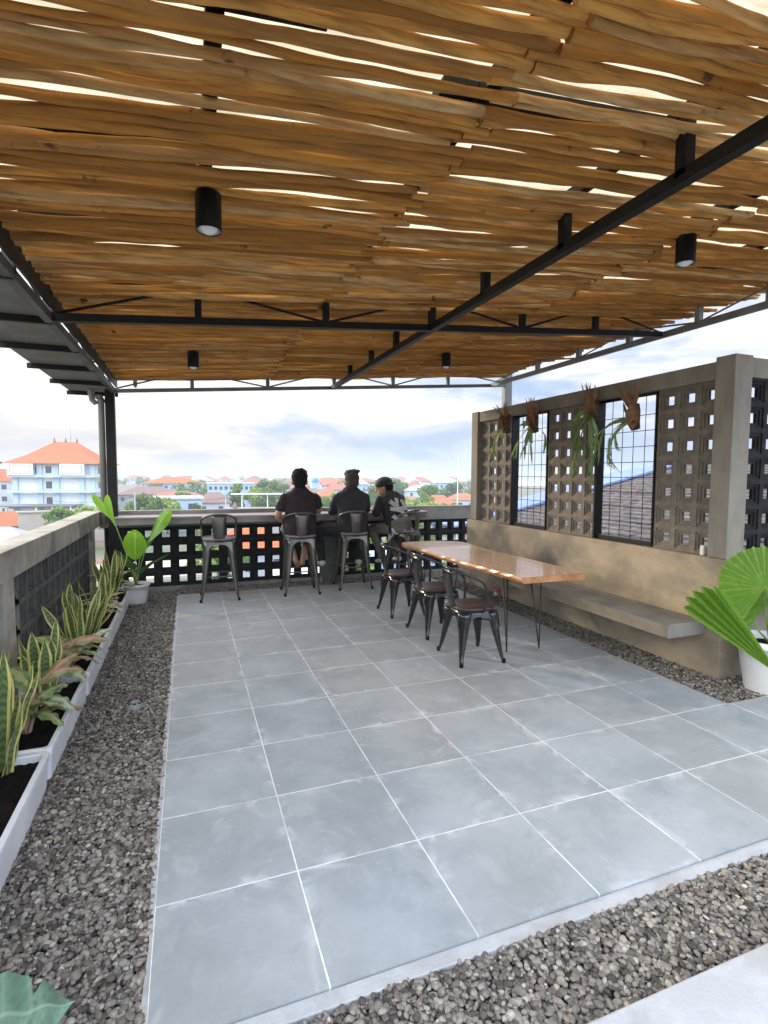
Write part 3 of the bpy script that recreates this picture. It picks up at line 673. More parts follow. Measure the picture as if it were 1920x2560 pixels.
for i,(xl,xr,y) in enumerate(prof):
    j=.003*math.sin(i*1.7)+.002*math.sin(i*4.1)
    vs2+= [(xl,y,ZT-.0005),(xl-.006+j,y,ZT-.022),(xl+.016,y,ZT-.05),(xr,y,ZT-.0005),(xr+.006-j,y,ZT-.02),(xr-.012,y,ZT-.05)]
for i in range(NT):
    a=i*6;b=a+6; fs+= [(a,b,b+1,a+1),(a+1,b+1,b+2,a+2),(a+3,a+4,b+4,b+3),(a+4,a+5,b+5,b+4)]
fs+=[(0,1,2,5,4,3)]; e_=NT*6; fs+=[(e_,e_+3,e_+4,e_+5,e_+2,e_+1)]
m.add(vs2,fs); m.build('edge','table_edge',tb,bevel=0)
def hairpin(fx,fy,tops):
    m=MB(); z=ZT-.05
    for (a,b) in tops: m.tube([(a,b,z),(fx+(a-fx)*.04,fy+(b-fy)*.04,.03),(fx,fy,.006)],.0058,8)
    mx=sum(a for a,b in tops)/len(tops); my=sum(b for a,b in tops)/len(tops)
    m.cbox((mx,my,z-.003),(.13,.13,.005)); m.build('hairpin_leg','hairpin',tb)
hairpin(2.665,1.865,[(2.61,1.86),(2.70,1.93)]); hairpin(2.985,1.85,[(2.99,1.85),(2.93,1.93)])
hairpin(2.64,3.55,[(2.60,3.50),(2.70,3.56)]); hairpin(3.05,3.55,[(3.09,3.5),(3.0,3.56)])
cu=empty('paper_cup',(3.79,3.80,-.02),label='small white and pink paper cup on the gravel below the far end of the bench',cat='cup')
MB().lathe([(0,0),(.028,0),(.032,.05)],18).build('cup_base','pot_white',cu); MB().lathe([(.0325,.05),(.038,.10),(.036,.10),(.030,.06)],18).build('cup_sleeve','pink_paper',cu)
# =============== PEOPLE
def ell(mb,c,r,rot=None,n=16,k=12):
    vs=[];fs=[]; Rm=rot or Matrix.Identity(3)
    for i in range(k+1):
        th=PI*i/k
        for j in range(n):
            a=2*PI*j/n; v=Vector((r[0]*math.sin(th)*math.cos(a),r[1]*math.sin(th)*math.sin(a),r[2]*math.cos(th))); vs.append(Vector(c)+Rm@v)
    for i in range(k):
        for j in range(n): fs.append((i*n+j,(i+1)*n+j,(i+1)*n+(j+1)%n,i*n+(j+1)%n))
    mb.add(vs,fs,smooth=True)
def limb(mb,pts,rad,up=(1,0,0),n=12):
    pts=[Vector(p) for p in pts]
    P=[];Q=[]
    for i in range(len(pts)-1):
        for k in range(3):
            t=k/3; P.append(pts[i].lerp(pts[i+1],t)); a,b=rad[i],rad[i+1]
            Q.append(tuple(a[q]+(b[q]-a[q])*t for q in range(2)))
    P.append(pts[-1]);Q.append(rad[-1])
    # rounded ends
    d=(P[0]-P[1]).normalized(); r=min(Q[0]); P=[P[0]+d*r*.6]+P; Q=[(Q[0][0]*.55,Q[0][1]*.55)]+Q
    d=(P[-1]-P[-2]).normalized(); r=min(Q[-1]); P.append(P[-1]+d*r*.6); Q.append((Q[-1][0]*.55,Q[-1][1]*.55))
    mb.tube(P,Q,n,upv=up)
def C_(r): return (r,r)
def blob(mb,name,m,parent,voxel=.006,smooth=3,disp=0):
    o=mb.build(name,m,parent)
    r=o.modifiers.new('r','REMESH'); r.mode='VOXEL'; r.voxel_size=voxel; r.use_smooth_shade=True
    s=o.modifiers.new('s','SMOOTH'); s.iterations=smooth; s.factor=.5
    if disp:
        tx_=bpy.data.textures.new(name+'_folds','CLOUDS'); tx_.noise_scale=disp[1]; dm=o.modifiers.new('d','DISPLACE'); dm.texture=tx_; dm.strength=disp[0]; dm.texture_coords='LOCAL'
    bpy.context.view_layer.update(); dg=bpy.context.evaluated_depsgraph_get()
    me=bpy.data.meshes.new_from_object(o.evaluated_get(dg)); o.modifiers.clear(); old=o.data; o.data=me; bpy.data.meshes.remove(old)
    if not me.materials: me.materials.append(MAT[m])
    me.polygons.foreach_set('use_smooth',[True]*len(me.polygons))
    return o
def hand(mb,w,d,up,curl=.5,s=1,side=1):
    w=Vector(w);d=Vector(d).normalized();up=Vector(up); up=(up-d*up.dot(d)).normalized(); sx=d.cross(up)*side
    limb(mb,[w,w+d*.045,w+d*.085],[(.026,.015),(.038,.016),(.040,.013)],up=tuple(sx))
    for i,(o_,l) in enumerate(((-.030,.062),(-.010,.070),(.010,.066),(.029,.052))):
        b=w+d*.085+sx*o_; c=curl; p=[b]; dd=d.copy()
        for k in range(3):
            dd=(dd-up*c*.6).normalized(); p.append(p[-1]+dd*l/3)
        limb(mb,p,[C_(.0085),C_(.008),C_(.0075),C_(.0065)],n=8)
    b=w+d*.03-sx*.03; p=[b,b-sx*.025+d*.02-up*.01,b-sx*.032+d*.05-up*.02]; limb(mb,p,[C_(.012),C_(.010),C_(.0085)],n=8)
def head(mb,c,yaw,pitch,s=1):
    Rm=(Matrix.Rotation(yaw,3,'Z')@Matrix.Rotation(pitch,3,'X')); c=Vector(c)
    T=lambda x,y,z:c+Rm@Vector((x*s,y*s,z*s))
    T.__dict__['s']=s
    ell(mb,T(0,-.012,.02),(.077*s,.095*s,.098*s),Rm); ell(mb,T(0,.022,-.035),(.060*s,.070*s,.078*s),Rm)
    ell(mb,T(0,.055,-.085),(.030*s,.030*s,.026*s),Rm)                 # chin
    limb(mb,[T(0,.082,.018),T(0,.104,-.022)],[C_(.008*s),C_(.014*s)]) # nose
    ell(mb,T(0,.083,.03),(.045*s,.016*s,.010*s),Rm)                   # brow
    ell(mb,T(0,.086,-.052),(.024*s,.012*s,.008*s),Rm)                 # mouth
    for q in (-1,1):
        ell(mb,T(q*.078,-.005,-.012),(.010*s,.020*s,.032*s),Rm); ell(mb,T(q*.032,.080,.010),(.013*s,.010*s,.008*s),Rm)
    return T,Rm
def ringz(mb,rows,up=(1,0,0)):
    limb(mb,[r[0] for r in rows],[r[1] for r in rows],up,n=18)
def person(loc,rz_,cfg,label):
    e=empty('person',loc,rz_,label=label,cat='person')
    sp=cfg['spine']; ln=cfg.get('lean',0)
    bd=MB(); ringz(bd,[(p,(r[0]*.9,r[1]*.9)) for p,r in sp]); 
    nb=Vector(sp[-1][0]); hc=Vector(cfg['head']); limb(bd,[nb-Vector((0,0,.03)),nb.lerp(hc,.5),hc+Vector((0,-.01,-.02))],[(.065,.060),(.056,.058),(.060,.062)])
    T,Rm=head(bd,hc,cfg['yaw'],cfg['pitch'],1.2)
    for a,(s_,el,wr,dr,up,cu,sd) in enumerate(cfg['arms']):
        limb(bd,[s_,Vector(s_).lerp(Vector(el),.5),el],[C_(.050),C_(.046),C_(.038)]); limb(bd,[el,Vector(el).lerp(Vector(wr),.3),wr],[C_(.038),C_(.040),C_(.025)]); hand(bd,wr,dr,up,cu,1,sd)
    for (h,k,an,toe) in cfg['legs']:
        limb(bd,[h,k],[C_(.078),C_(.052)]); limb(bd,[k,Vector(k).lerp(Vector(an),.35),an],[C_(.050),C_(.052),C_(.032)])
        limb(bd,[an,Vector(an).lerp(Vector(toe),.6),toe],[(.032,.032),(.042,.026),(.036,.014)])
    b=blob(bd,'body','skin',e,.0055,2)
    st=MB(); ringz(st,cfg['shirt_spine'])
    for a,(s_,el,wr,*_) in enumerate(cfg['arms']):
        s_,el,wr=map(Vector,(s_,el,wr)); k=cfg['sleeve'][a]
        if k<=1: limb(st,[s_.lerp(el,-.02)*1.0+Vector((0,0,.0)),s_.lerp(el,k*.5),s_.lerp(el,k)],[C_(.060),C_(.064),C_(.064)])
        else: limb(st,[s_.lerp(el,-.02),s_.lerp(el,.5),el],[C_(.060),C_(.063),C_(.058)]); limb(st,[el,el.lerp(wr,.5),el.lerp(wr,k-1)],[C_(.058),C_(.052),C_(.040)])
    blob(st,'shirt',cfg['shirt'],e,.008,3,(.026,.075))
    tr=MB(); ringz(tr,cfg['hips'])
    for (h,k,an,toe) in cfg['legs']:
        h,k,an=map(Vector,(h,k,an)); limb(tr,[h,h.lerp(k,.5),k],[C_(.098),C_(.088),C_(.070)])
        q=cfg['pant']; limb(tr,[k,k.lerp(an,q*.5),k.lerp(an,q)],[C_(.070),C_(.064),C_(.054)])
    blob(tr,'trousers',cfg['pants'],e,.009,3,(.022,.07))
    if cfg.get('shoe'):
        for (h,k,an,toe) in cfg['legs']:
            sh_=MB(); an,toe=Vector(an),Vector(toe); limb(sh_,[an+Vector((0,-.03,-.01)),an.lerp(toe,.6),toe],[(.044,.040),(.050,.034),(.044,.024)]); blob(sh_,'shoe',cfg['shoe'],e,.007,3)
    cfg['hair'](e,T,Rm); return e
def ell12(m,c,r,rot=None,n=16,k=12): ell(m,c,tuple(1.22*q for q in r),rot,n,k)
def hair1(e,T,Rm):
    m=MB(); g=random.Random(3)
    ell12(m,T(0,-.024,.045),(.084,.098,.090),Rm); ell12(m,T(0,-.05,-.005),(.074,.070,.075),Rm); ell12(m,T(.012,.01,.098),(.070,.075,.040),Rm)
    for i in range(40):
        a=g.uniform(0,2*PI); z=g.uniform(.02,.13); r_=math.sqrt(max(0,1-((z-.045)/.1)**2)); ell12(m,T(.070*r_*math.cos(a),-.02+.082*r_*math.sin(a)-.0,z-.012),(.022,.022,.020),Rm,8,6)
    for q in (-1,1): ell12(m,T(q*.074,-.005,.02),(.010,.022,.04),Rm)
    blob(m,'hair','hair_black',e,.0055,3)
def hair2(e,T,Rm):
    m=MB(); g=random.Random(5)
    ell12(m,T(0,-.030,.035),(.080,.090,.078),Rm); ell12(m,T(0,-.055,-.02),(.066,.060,.065),Rm)
    ell12(m,T(-.005,0,.085),(.064,.080,.055),Rm); ell12(m,T(.035,.01,.108),(.052,.06,.040),Rm)
    for i in range(46):
        x=g.uniform(-.05,.085); y=g.uniform(-.06,.07); z=.125-((x-.02)/.1)**2*.03-(y/.1)**2*.03+g.uniform(-.006,.008); ell12(m,T(x,y,z),(.020,.02,.014),Rm,8,6)
    blob(m,'hair','hair_brown',e,.0055,3)
def hair3(e,T,Rm):
    m=MB(); ell12(m,T(0,-.045,.0),(.080,.070,.075),Rm); ell12(m,T(0,-.02,.03),(.081,.08,.05),Rm); blob(m,'hair','hair_black',e,.006,2)
    m=MB(); ell12(m,T(0,-.014,.055),(.090,.104,.076),Rm); h=blob(m,'cap','cap_black',e,.006,2)
    m=MB(); vs=[];fs=[]
    for i in range(9):
        a=-1.15+2.3*i/8
        for r_,z in ((.085,.040),(.115,.040),(.155 - .012*abs(a)**2,.028)): vs.append(T(r_*.9*math.sin(a),-r_*math.cos(a)-.012,z-.006*math.cos(a)))
    fs=[(i*3+j,i*3+j+1,i*3+j+4,i*3+j+3) for i in range(8) for j in range(2)]
    m.add(vs,fs,smooth=True); b=m.build('cap_brim','cap_black',h); s_=b.modifiers.new('s','SOLIDIFY'); s_.thickness=.006
def spine(lean,w=1.0,up=1.0,d=1.0,rnd=0):
    rows=[(.00,.0,.175,.13),(.10,-.01,.185,.135),(.22,-.005,.172,.125),(.36,.02,.190,.125),(.46,.035,.200,.118),(.515,.03,.175,.100),(.555,.028,.110,.078),(.60,.03,.065,.066)]
    return [((0,y+lean*z*z*2.2+ (0),z*up),(a*w,b*d)) for z,y,a,b in rows]
def hips(k=1): return [((0,-.005,.0),(.175*k,.135)),((0,-.01,.06),(.185*k,.142)),((0,-.01,.13),(.180*k,.138))]
# person in maroon t-shirt
c1=dict(spine=spine(.02,1.0,1.0),shirt_spine=[((p[0],p[1],p[2]*(1.0)+.0),(r[0]*1.10,r[1]*1.13)) for p,r in spine(.02,1.0)],head=(0,.065,.672),yaw=R(-6),pitch=R(-8),
 arms=[((-.195,.02,.475),(-.285,.03,.235),(-.17,.20,.12),(.6,.7,-.15),(-.2,.2,1),.5,-1),((.195,.03,.475),(.265,.14,.285),(.15,.34,.262),(-.4,1,-.05),(0,0,1),.5,1)],
 legs=[((-.10,.02,.03),(-.16,.36,.04),(-.05,.12,-.36),(.0,.20,-.44)),((.10,.02,.03),(.17,.37,.04),(.03,.10,-.38),(.05,.22,-.43))],
 sleeve=[.62,.62],shirt='shirt_maroon',pants='trousers_black',pant=.15,hips=hips(),hair=hair1)
p1=person((1.475,4.74,.75),R(-4),c1,'person in a maroon black t-shirt sitting leftmost on a bar stool')
tag(MB().add([(0,0,0),(.03,.01,.07),(.10,.04,.0),(.07,.03,-.07)],[(0,1,2,3)]).build('cloth','white_cloth',None,(1.235,4.86,.80)),'small white cloth held at the left hip of the maroon t-shirt person','cloth')
bpy.data.objects['cloth'].modifiers.new('s','SOLIDIFY').thickness=.012
c2=dict(spine=spine(.05),shirt_spine=[((p[0],p[1],p[2]),(r[0]*1.13,r[1]*1.18)) for p,r in spine(.05)],head=(.01,.085,.664),yaw=R(2),pitch=R(-10),
 arms=[((-.19,.04,.465),(-.245,.15,.27),(-.14,.33,.262),(.7,.8,0),(0,0,1),.4,-1),((.19,.04,.465),(.24,.15,.275),(.12,.34,.262),(-.7,.8,0),(0,0,1),.4,1)],
 legs=[((-.12,.0,.03),(-.42,.20,.015),(-.40,.06,-.40),(-.42,.18,-.44)),((.10,.02,.03),(.22,.33,.02),(.12,.12,-.42),(.14,.24,-.46))],
 sleeve=[1.9,1.9],shirt='hoodie_black',pants='trousers_black',pant=.95,hips=hips(),hair=hair2,shoe='shoe_white')
p2=person((2.195,4.84,.75),R(-2),c2,'person in a loose black sweatshirt sitting in the middle of the three')
sp3=[((0,0,.0),(.165,.125)),((-.005,.02,.10),(.172,.128)),((-.01,.07,.22),(.168,.122)),((-.01,.14,.34),(.185,.120)),((0,.205,.42),(.182,.112)),((0,.245,.465),(.14,.09)),((0,.27,.495),(.08,.068))]
c3=dict(spine=sp3,shirt_spine=[(p,(r[0]*1.11,r[1]*1.14)) for p,r in sp3],head=(-.03,.335,.575),yaw=R(52),pitch=R(-16),
 arms=[((-.19,.20,.42),(-.27,.16,.235),(-.16,.42,.27),(.3,1,0),(0,0,1),.5,-1),((.19,.20,.42),(.24,.36,.27),(.05,.50,.27),(-1,.3,0),(0,0,1),.5,1)],
 legs=[((-.10,.02,.03),(-.20,.38,.0),(-.16,.16,-.42),(-.18,.28,-.46)),((.10,.02,.03),(.12,.40,.0),(.10,.16,-.42),(.12,.28,-.46))],
 sleeve=[1.35,1.9],shirt='jacket_black',pants='trousers_khaki',pant=.95,hips=hips(),hair=hair3,shoe='shoe_white')
p3=person((2.88,4.86,.75),R(14),c3,'person in a black cap and patterned jacket hunched over the counter on the right')
# print on the jacket back: bold pale crossed bars as raised fabric strips following the back
def strip_on(parent,obj,pts,w,name,m):
    from mathutils.bvhtree import BVHTree
    bv=BVHTree.FromObject(obj,bpy.context.evaluated_depsgraph_get())
    mb=MB(); vs=[]; P=[Vector((a,-.6,b)) for a,b in pts]; n=10; Q=[]
    for i in range(len(P)-1):
        for k in range(n): Q.append((P[i].lerp(P[i+1],k/n)))
    Q.append(P[-1])
    for i,q in enumerate(Q):
        d=(Q[min(i+1,len(Q)-1)]-Q[max(i-1,0)]).normalized(); s=Vector((d.z,0,-d.x))
        for k in range(5):
            o=q+s*w*(k/2-1)*.5; h=bv.ray_cast(o,Vector((0,1,0))); y=h[0].y-.004 if h[0] is not None else .05
            vs.append((o.x,y,o.z))
    fs=[(i*5+j,i*5+j+1,(i+1)*5+j+1,(i+1)*5+j) for i in range(len(Q)-1) for j in range(4)]
    mb.add(vs,fs,smooth=True); o=mb.build(name,m,parent); o.modifiers.new('s','SOLIDIFY').thickness=.003; return o
bpy.context.view_layer.update()
sh3=[o for o in p3.children if o.name.startswith('shirt')][0]
for pts,w in ((((-.13,.40),(.13,.12)),.045),(((-.02,.44),(-.06,.30),(.15,.30)),.04),(((-.15,.30),(.0,.27),(.05,.12)),.04),(((.06,.42),(.10,.28)),.045),(((-.14,.20),(-.02,.08)),.04),(((.14,.42),(.17,.20)),.03)):
    strip_on(sh3,sh3,pts,w*1.3,'print_stripe','print_white')
m=MB(); ringz(m,[((0,0,-.0),(.182,.14)),((0,.0,.035),(.186,.142))]); o=blob(m,'shirt_hem','white_cloth',p3,.008,3)
# =============== PLANTS
def blade(mb,base,az,el,length,width,curl=.4,fold=.15,twist=0,shape='lance',nu=4,nv=12,wave=0):
    d=Vector((math.cos(az)*math.cos(el),math.sin(az)*math.cos(el),math.sin(el))); hz=Vector((math.cos(az),math.sin(az),0))
    p=Vector(base); P=[];D=[];e=el
    for i in range(nv+1):
        P.append(p.copy()); dd=hz*math.cos(e)+Vector((0,0,math.sin(e))); D.append(dd); p=p+dd*length/nv; e-=curl/nv
    def fn(u,v):
        i=min(int(round(v*nv)),nv); dd=D[i]; s=Vector((-math.sin(az),math.cos(az),0)); nrm=dd.cross(s)*-1
        tw=twist*v; s2=s*math.cos(tw)+nrm*math.sin(tw); n2=nrm*math.cos(tw)-s*math.sin(tw)
        if shape=='lance': w=math.sin(PI*min(1,(v*.92+.06))**.75)**.8
        elif shape=='snake': w=(.55+.45*math.sin(PI*min(v,.75)/1.5*1.0+.2))*(1-max(0,(v-.62)/.38)**2.2)
        else: w=max(0,math.sin(PI*(v*.97+.02))**.55)*(.8+.3*v)
        x=(u-.5)*2; return P[i]+s2*(x*width*.5*w)+n2*(abs(x)*width*fold*w+wave*width*math.sin(v*18+x)*abs(x)*.15)
    mb.grid(fn,nu,nv); return P[-1]
def pot(par,r0,r1,h,m='pot_white',saucer=False,soil=True):
    m_=MB(); m_.lathe([(0,0),(r0,0),(r0+.004,.01),(r0+(r1-r0)*.7,h*.55),(r1,h*.88),(r1+.012,h*.88),(r1+.016,h*.90),(r1+.016,h*.985),(r1+.010,h),(r1-.004,h),(r1-.010,h*.96),(r1-.016,h*.85)],40); m_.build('pot',m,par)
    if saucer:
        m_=MB(); m_.lathe([(0,-.004),(r0+.015,-.004),(r0+.03,.012),(r0+.034,.026),(r0+.028,.028),(r0+.012,.014)],40); m_.build('saucer',m,par)
    m_=MB(); g=random.Random(2); m_.grid(lambda u,v:(math.cos(2*PI*u)*(r1-.012)*v,math.sin(2*PI*u)*(r1-.012)*v,h*.86+g.uniform(-.004,.006)*(v<.95)),24,6); m_.build('soil','soil',par)
# planter boxes
def planter(y0,y1,label):
    e=empty('planter_box',(-.653,(y0+y1)/2,-.035),label=label,cat='planter',group='white planter boxes along the left parapet')
    L_=(y1-y0)-.012; W_=.276; H=.198; t=.012
    def rect(w,l,z,r=.02):
        o=[]
        for (sx,sy,a0) in ((1,1,0),(-1,1,90),(-1,-1,180),(1,-1,270)):
            for k in range(4): a=R(a0+k*30); o.append((sx*(w/2-r)+r*math.cos(a),sy*(l/2-r)+r*math.sin(a),z))
        return o
    m=MB(); rows=[rect(W_-.030,L_-.05,0),rect(W_-.016,L_-.030,H-.045),rect(W_-.014,L_-.028,H-.042),rect(W_-.004,L_-.004,H-.040),rect(W_,L_,H-.034),rect(W_,L_,H-.004),rect(W_-.006,L_-.006,H),rect(W_-.044,L_-.044,H),rect(W_-.052,L_-.052,H-.006),rect(W_-.058,L_-.058,H-.05)]
    vs=[p for r_ in rows for p in r_]; n=16; fs=[(i*n+j,i*n+(j+1)%n,(i+1)*n+(j+1)%n,(i+1)*n+j) for i in range(len(rows)-1) for j in range(n)]+[tuple(range(n-1,-1,-1))]
    m.add(vs,fs,smooth=False); m.build('box','white_plastic',e)
    m=MB(); g=random.Random(int(y0*100)); m.grid(lambda u,v:((u-.5)*(W_-.044),(v-.5)*(L_-.044),H-.032+g.uniform(-.008,.006)+.006*math.sin(v*14+u*5)),12,44); m.build('soil','soil',e)
    return e
PB=[(-.06,.99),(1.0,2.05),(2.06,3.11),(3.12,4.12),(4.13,4.98)]
for (a,b),lb in zip(PB,('white planter box nearest the camera, cut off by the left picture edge','white planter box second from the camera with croton stems','white planter box in the middle of the row with snake plant','white planter box fourth from the camera holding a brownish croton','farthest white planter box touching the round white pot')): planter(a,b,lb)
SOIL=.128
def snake(x,y,label,n,h0,h1,seed,lean=.25):
    g=random.Random(seed); e=empty('snake_plant',(x,y,SOIL-.006),label=label,cat='plant',group='snake plants in the white planters')
    for i in range(n):
        a=g.uniform(0,2*PI); r_=g.uniform(.0,.06); m=MB()
        blade(m,(r_*math.cos(a)*.8,r_*math.sin(a)*1.6,0),a,R(90)-g.uniform(.02,lean)*(1+ (i%4==0)*.9),g.uniform(h0,h1),g.uniform(.056,.082),g.uniform(-.1,.28),.12,g.uniform(-1.6,1.6),'snake',6,14,wave=.5)
        m.build('leaf','snake_leaf',e)
    return e
snake(-.66,2.62,'yellow edged snake plant in the middle planter box',14,.34,.58,1,.35)
snake(-.67,4.42,'tall yellow edged snake plant in the farthest planter box',15,.38,.62,2,.3)
snake(-.70,.92,'yellow edged snake plant at the left picture edge in the nearest planter',8,.40,.62,3,.28)
snake(-.68,2.98,'smaller yellow edged snake plant behind the middle one',7,.30,.44,9,.3)
def croton(x,y,label,n,h,seed,mats,lsize=.20,stem='stem_pink',lean=0):
    g=random.Random(seed); e=empty('croton_plant',(x,y,SOIL-.008),label=label,cat='plant',group='crotons in the white planters')
    for s_ in range(3):
        a0=g.uniform(0,2*PI); p=[(0,0,0)]; q=Vector((g.uniform(-.02,.02),g.uniform(-.04,.04),0)); P=[q.copy()]
        for k in range(4):
            q=q+Vector((math.cos(a0)*.018+g.uniform(-.01,.01)+lean*.02,math.sin(a0)*.03,h*g.uniform(.17,.25))); P.append(q.copy())
        m=MB(); m.tube(P,[.011,.009,.008,.007,.005],8); st=m.build('stem',stem,e)
        for i in range(n):
            b=P[-1].lerp(P[1],i/n*.85+g.uniform(0,.08)); a=i*2.4+a0; el=g.uniform(.15,.95)-(i/n)*.4
            pt=MB(); d=Vector((math.cos(a)*math.cos(el+.4),math.sin(a)*math.cos(el+.4),math.sin(el+.4)))*g.uniform(.02,.05); c=b+d
            pt.tube([b,c],[.0035,.003],6); blade(pt,c,a,el,lsize*g.uniform(.75,1.2),lsize*g.uniform(.34,.46),g.uniform(.5,1.4),.14,g.uniform(-.4,.4),'lance',6,10,wave=.6)
            pt.build('leaf',g.choice(mats),e)
    return e
croton(-.69,1.30,'leafy croton with thick pink stems in the near planter',6,.26,21,['croton_green','croton_pale','croton_green','croton_pink'],.26)
croton(-.69,2.02,'croton with large pink veined leaves between the second and third planters',6,.26,22,['croton_pink','croton_green','croton_pink','croton_pale'],.26)
croton(-.68,3.48,'brownish drooping croton in the fourth planter',6,.22,23,['croton_dry','croton_pale','croton_dry'],.19)
croton(-.66,3.95,'pale croton in front of the far snake plant',5,.22,24,['croton_pale','croton_green'],.17)
croton(-.66,2.40,'low croton filling the gap beside the middle snake plant',5,.20,31,['croton_green','croton_pale'],.20)
croton(-.70,4.75,'small green croton at the end of the planter row',5,.22,33,['croton_green','croton_pale'],.18)
snake(-.70,1.72,'yellow green snake plant between the two near crotons',9,.34,.52,12,.35)
snake(-.68,3.80,'yellow edged snake plant behind the brownish croton',9,.32,.50,13,.35)
# corner pot with big paddle leaves
e=empty('potted_plant',(-.455,4.86,-.03),label='round white pot in the far left corner with big glossy yellow green leaves',cat='potted plant')
pot(e,.105,.135,.25)
g=random.Random(8)
for (az,el,stem,ln,w,cu,tw,mt) in ((172,62,.78,.38,.15,.25,.6,'broad_leaf'),(205,75,.74,.36,.14,-.1,-.5,'broad_leaf'),(20,62,.52,.46,.20,.25,-.9,'broad_leaf'),(275,70,.34,.40,.25,.2,.15,'broad_leaf'),(250,60,.22,.3,.2,.6,.4,'broad_leaf_dark'),(60,52,.40,.30,.14,.5,.2,'broad_leaf_dark'),(-8,35,.20,.36,.11,.15,.3,'broad_leaf_dark'),(140,50,.25,.30,.15,.5,-.2,'broad_leaf_dark'),(320,55,.15,.28,.13,.6,0,'broad_leaf_dark')):
    m=MB(); a=R(az); E_=R(el); b=Vector((0,0,.21)); c=b+Vector((math.cos(a)*.28*stem,math.sin(a)*.28*stem,stem)); mid=b.lerp(c,.5)+Vector((-math.cos(a)*.01,0,.01))
    m.tube([b,mid,c],[.007,.006,.005],8); l=m.build('petiole','stem_green',e)
    m=MB(); blade(m,c,a,E_,ln,w,cu,.16,tw,'paddle',8,16); m.build('leaf',mt,e)
# fan palm on the right
e=empty('fan_palm',(4.00,.58,-.035),label='fan palm with round pleated leaf in a white pot beside the feature wall',cat='potted plant')
pot(e,.14,.195,.40,saucer=True)
def fan(par,c,nrm,upd,rad,span,pleats,mt,petb,cup=.1):
    nrm=Vector(nrm).normalized(); upd=Vector(upd); upd=(upd-nrm*upd.dot(nrm)).normalized(); sx=upd.cross(nrm); c=Vector(c)
    m=MB(); n=pleats*4; K=7; vs=[];uv=[]
    for i in range(n+1):
        th=-span/2+span*i/n; tri=abs(((i/2)%2)-1)        # 0..1 zigzag
        rr_=rad*(1+.035*(1 if i%4==1 else -.4))*(1-.10*(abs(th)/(span/2))**3)
        for k in range(K+1):
            q=k/K; r_=rr_*q; z=(tri-.5)*.026*q*rad/.3-cup*q*q*rad+.02*math.sin(th*3)*q
            vs.append(c+sx*math.sin(th)*r_+upd*math.cos(th)*r_+nrm*z); uv.append((.5+.5*(tri-.5)*1.4,q))
    fs=[(i*(K+1)+k,(i+1)*(K+1)+k,(i+1)*(K+1)+k+1,i*(K+1)+k+1) for i in range(n) for k in range(K)]
    m.add(vs,fs,uv); l=m.build('leaf',mt,par)
    m=MB(); b=Vector(petb); m.tube([b,b.lerp(c,.5)+Vector((0,.01,-.01)),c],[.009,.007,.006],8); m.build('petiole','stem_green',par)
# coordinates local to the pot
fan(e,(-.33,-.16,.82),(-.72,-.66,.20),(.15,-.05,1),.27,R(322),26,'fan_leaf',(0,0,.36),.08)
fan(e,(-.327,-.28,.27),(-.489,-.854,-.178),(-.681,.247,.689),.80,R(20),5,'fan_leaf',(-.02,-.03,.36),-.02)
fan(e,(-.07,-.18,.45),(-.80,-.50,.1),(.05,-.25,-.97),.34,R(40),7,'fan_leaf',(0,0,.36),.10)
fan(e,(-.16,-.24,.34),(-.55,-.80,.1),(.15,-.15,-.25),.20,R(90),9,'fan_leaf',(-.02,-.03,.36),.12)
fan(e,(-.10,-.02,.66),(-.68,-.70,.15),(-.35,.2,1),.27,R(260),22,'fan_leaf',(0,0,.36),.1)
fan(e,(.26,.05,.74),(-.2,-.9,.2),(.5,.1,.9),.30,R(300),24,'fan_leaf',(0,0,.36),.1)
fan(e,(-.04,.12,.52),(-.5,-.5,.6),(-.6,.3,.5),.24,R(120),12,'fan_leaf',(0,0,.36),.1)
# split leaf plant bottom left
e=empty('potted_plant',(-.46,-.62,-.035),label='split leaf plant in a white pot cut off at the bottom left corner',cat='potted plant')
pot(e,.10,.13,.20)
def monstera(par,c,nrm,upd,L_,W_,mt,petb):
    nrm=Vector(nrm).normalized(); upd=Vector(upd); upd=(upd-nrm*upd.dot(nrm)).normalized(); sx=upd.cross(nrm); c=Vector(c); m=MB()
    def fn(u,v):
        x=(u-.5)*2; w=math.sin(PI*min(1,(v*.9+.12))**.8)**.6
        cut=1-.5*max(0,math.sin(v*12+.6+x*.7))**6*(abs(x)>.3)
        return c+upd*(L_*v-.10*abs(x)*L_+.03*L_)+sx*(x*W_*.5*w*cut)+nrm*(-.10*L_*v*v-.16*abs(x)*W_*.5+.008*math.sin(v*19+1))
    m.grid(fn,12,44); m.build('leaf',mt,par); m=MB(); m.tube([petb,Vector(petb).lerp(c,.5)+Vector((0,0,.03)),c],[.006,.005,.004],8); m.build('petiole','stem_green',par)
monstera(e,(.09,.08,.30),(.1,-.35,1),(.85,.10,-.22),.23,.20,'split_leaf',(0,0,.17))
monstera(e,(.07,.0,.25),(.3,-.5,.8),(.75,-.4,-.45),.20,.14,'split_leaf',(0,0,.17))
monstera(e,(-.02,.12,.33),(.0,-.3,1),(-.2,.95,.1),.26,.22,'split_leaf',(0,0,.17))
monstera(e,(-.05,-.05,.36),(-.1,-.3,1),(-.9,-.2,.1),.26,.22,'split_leaf',(0,0,.17))
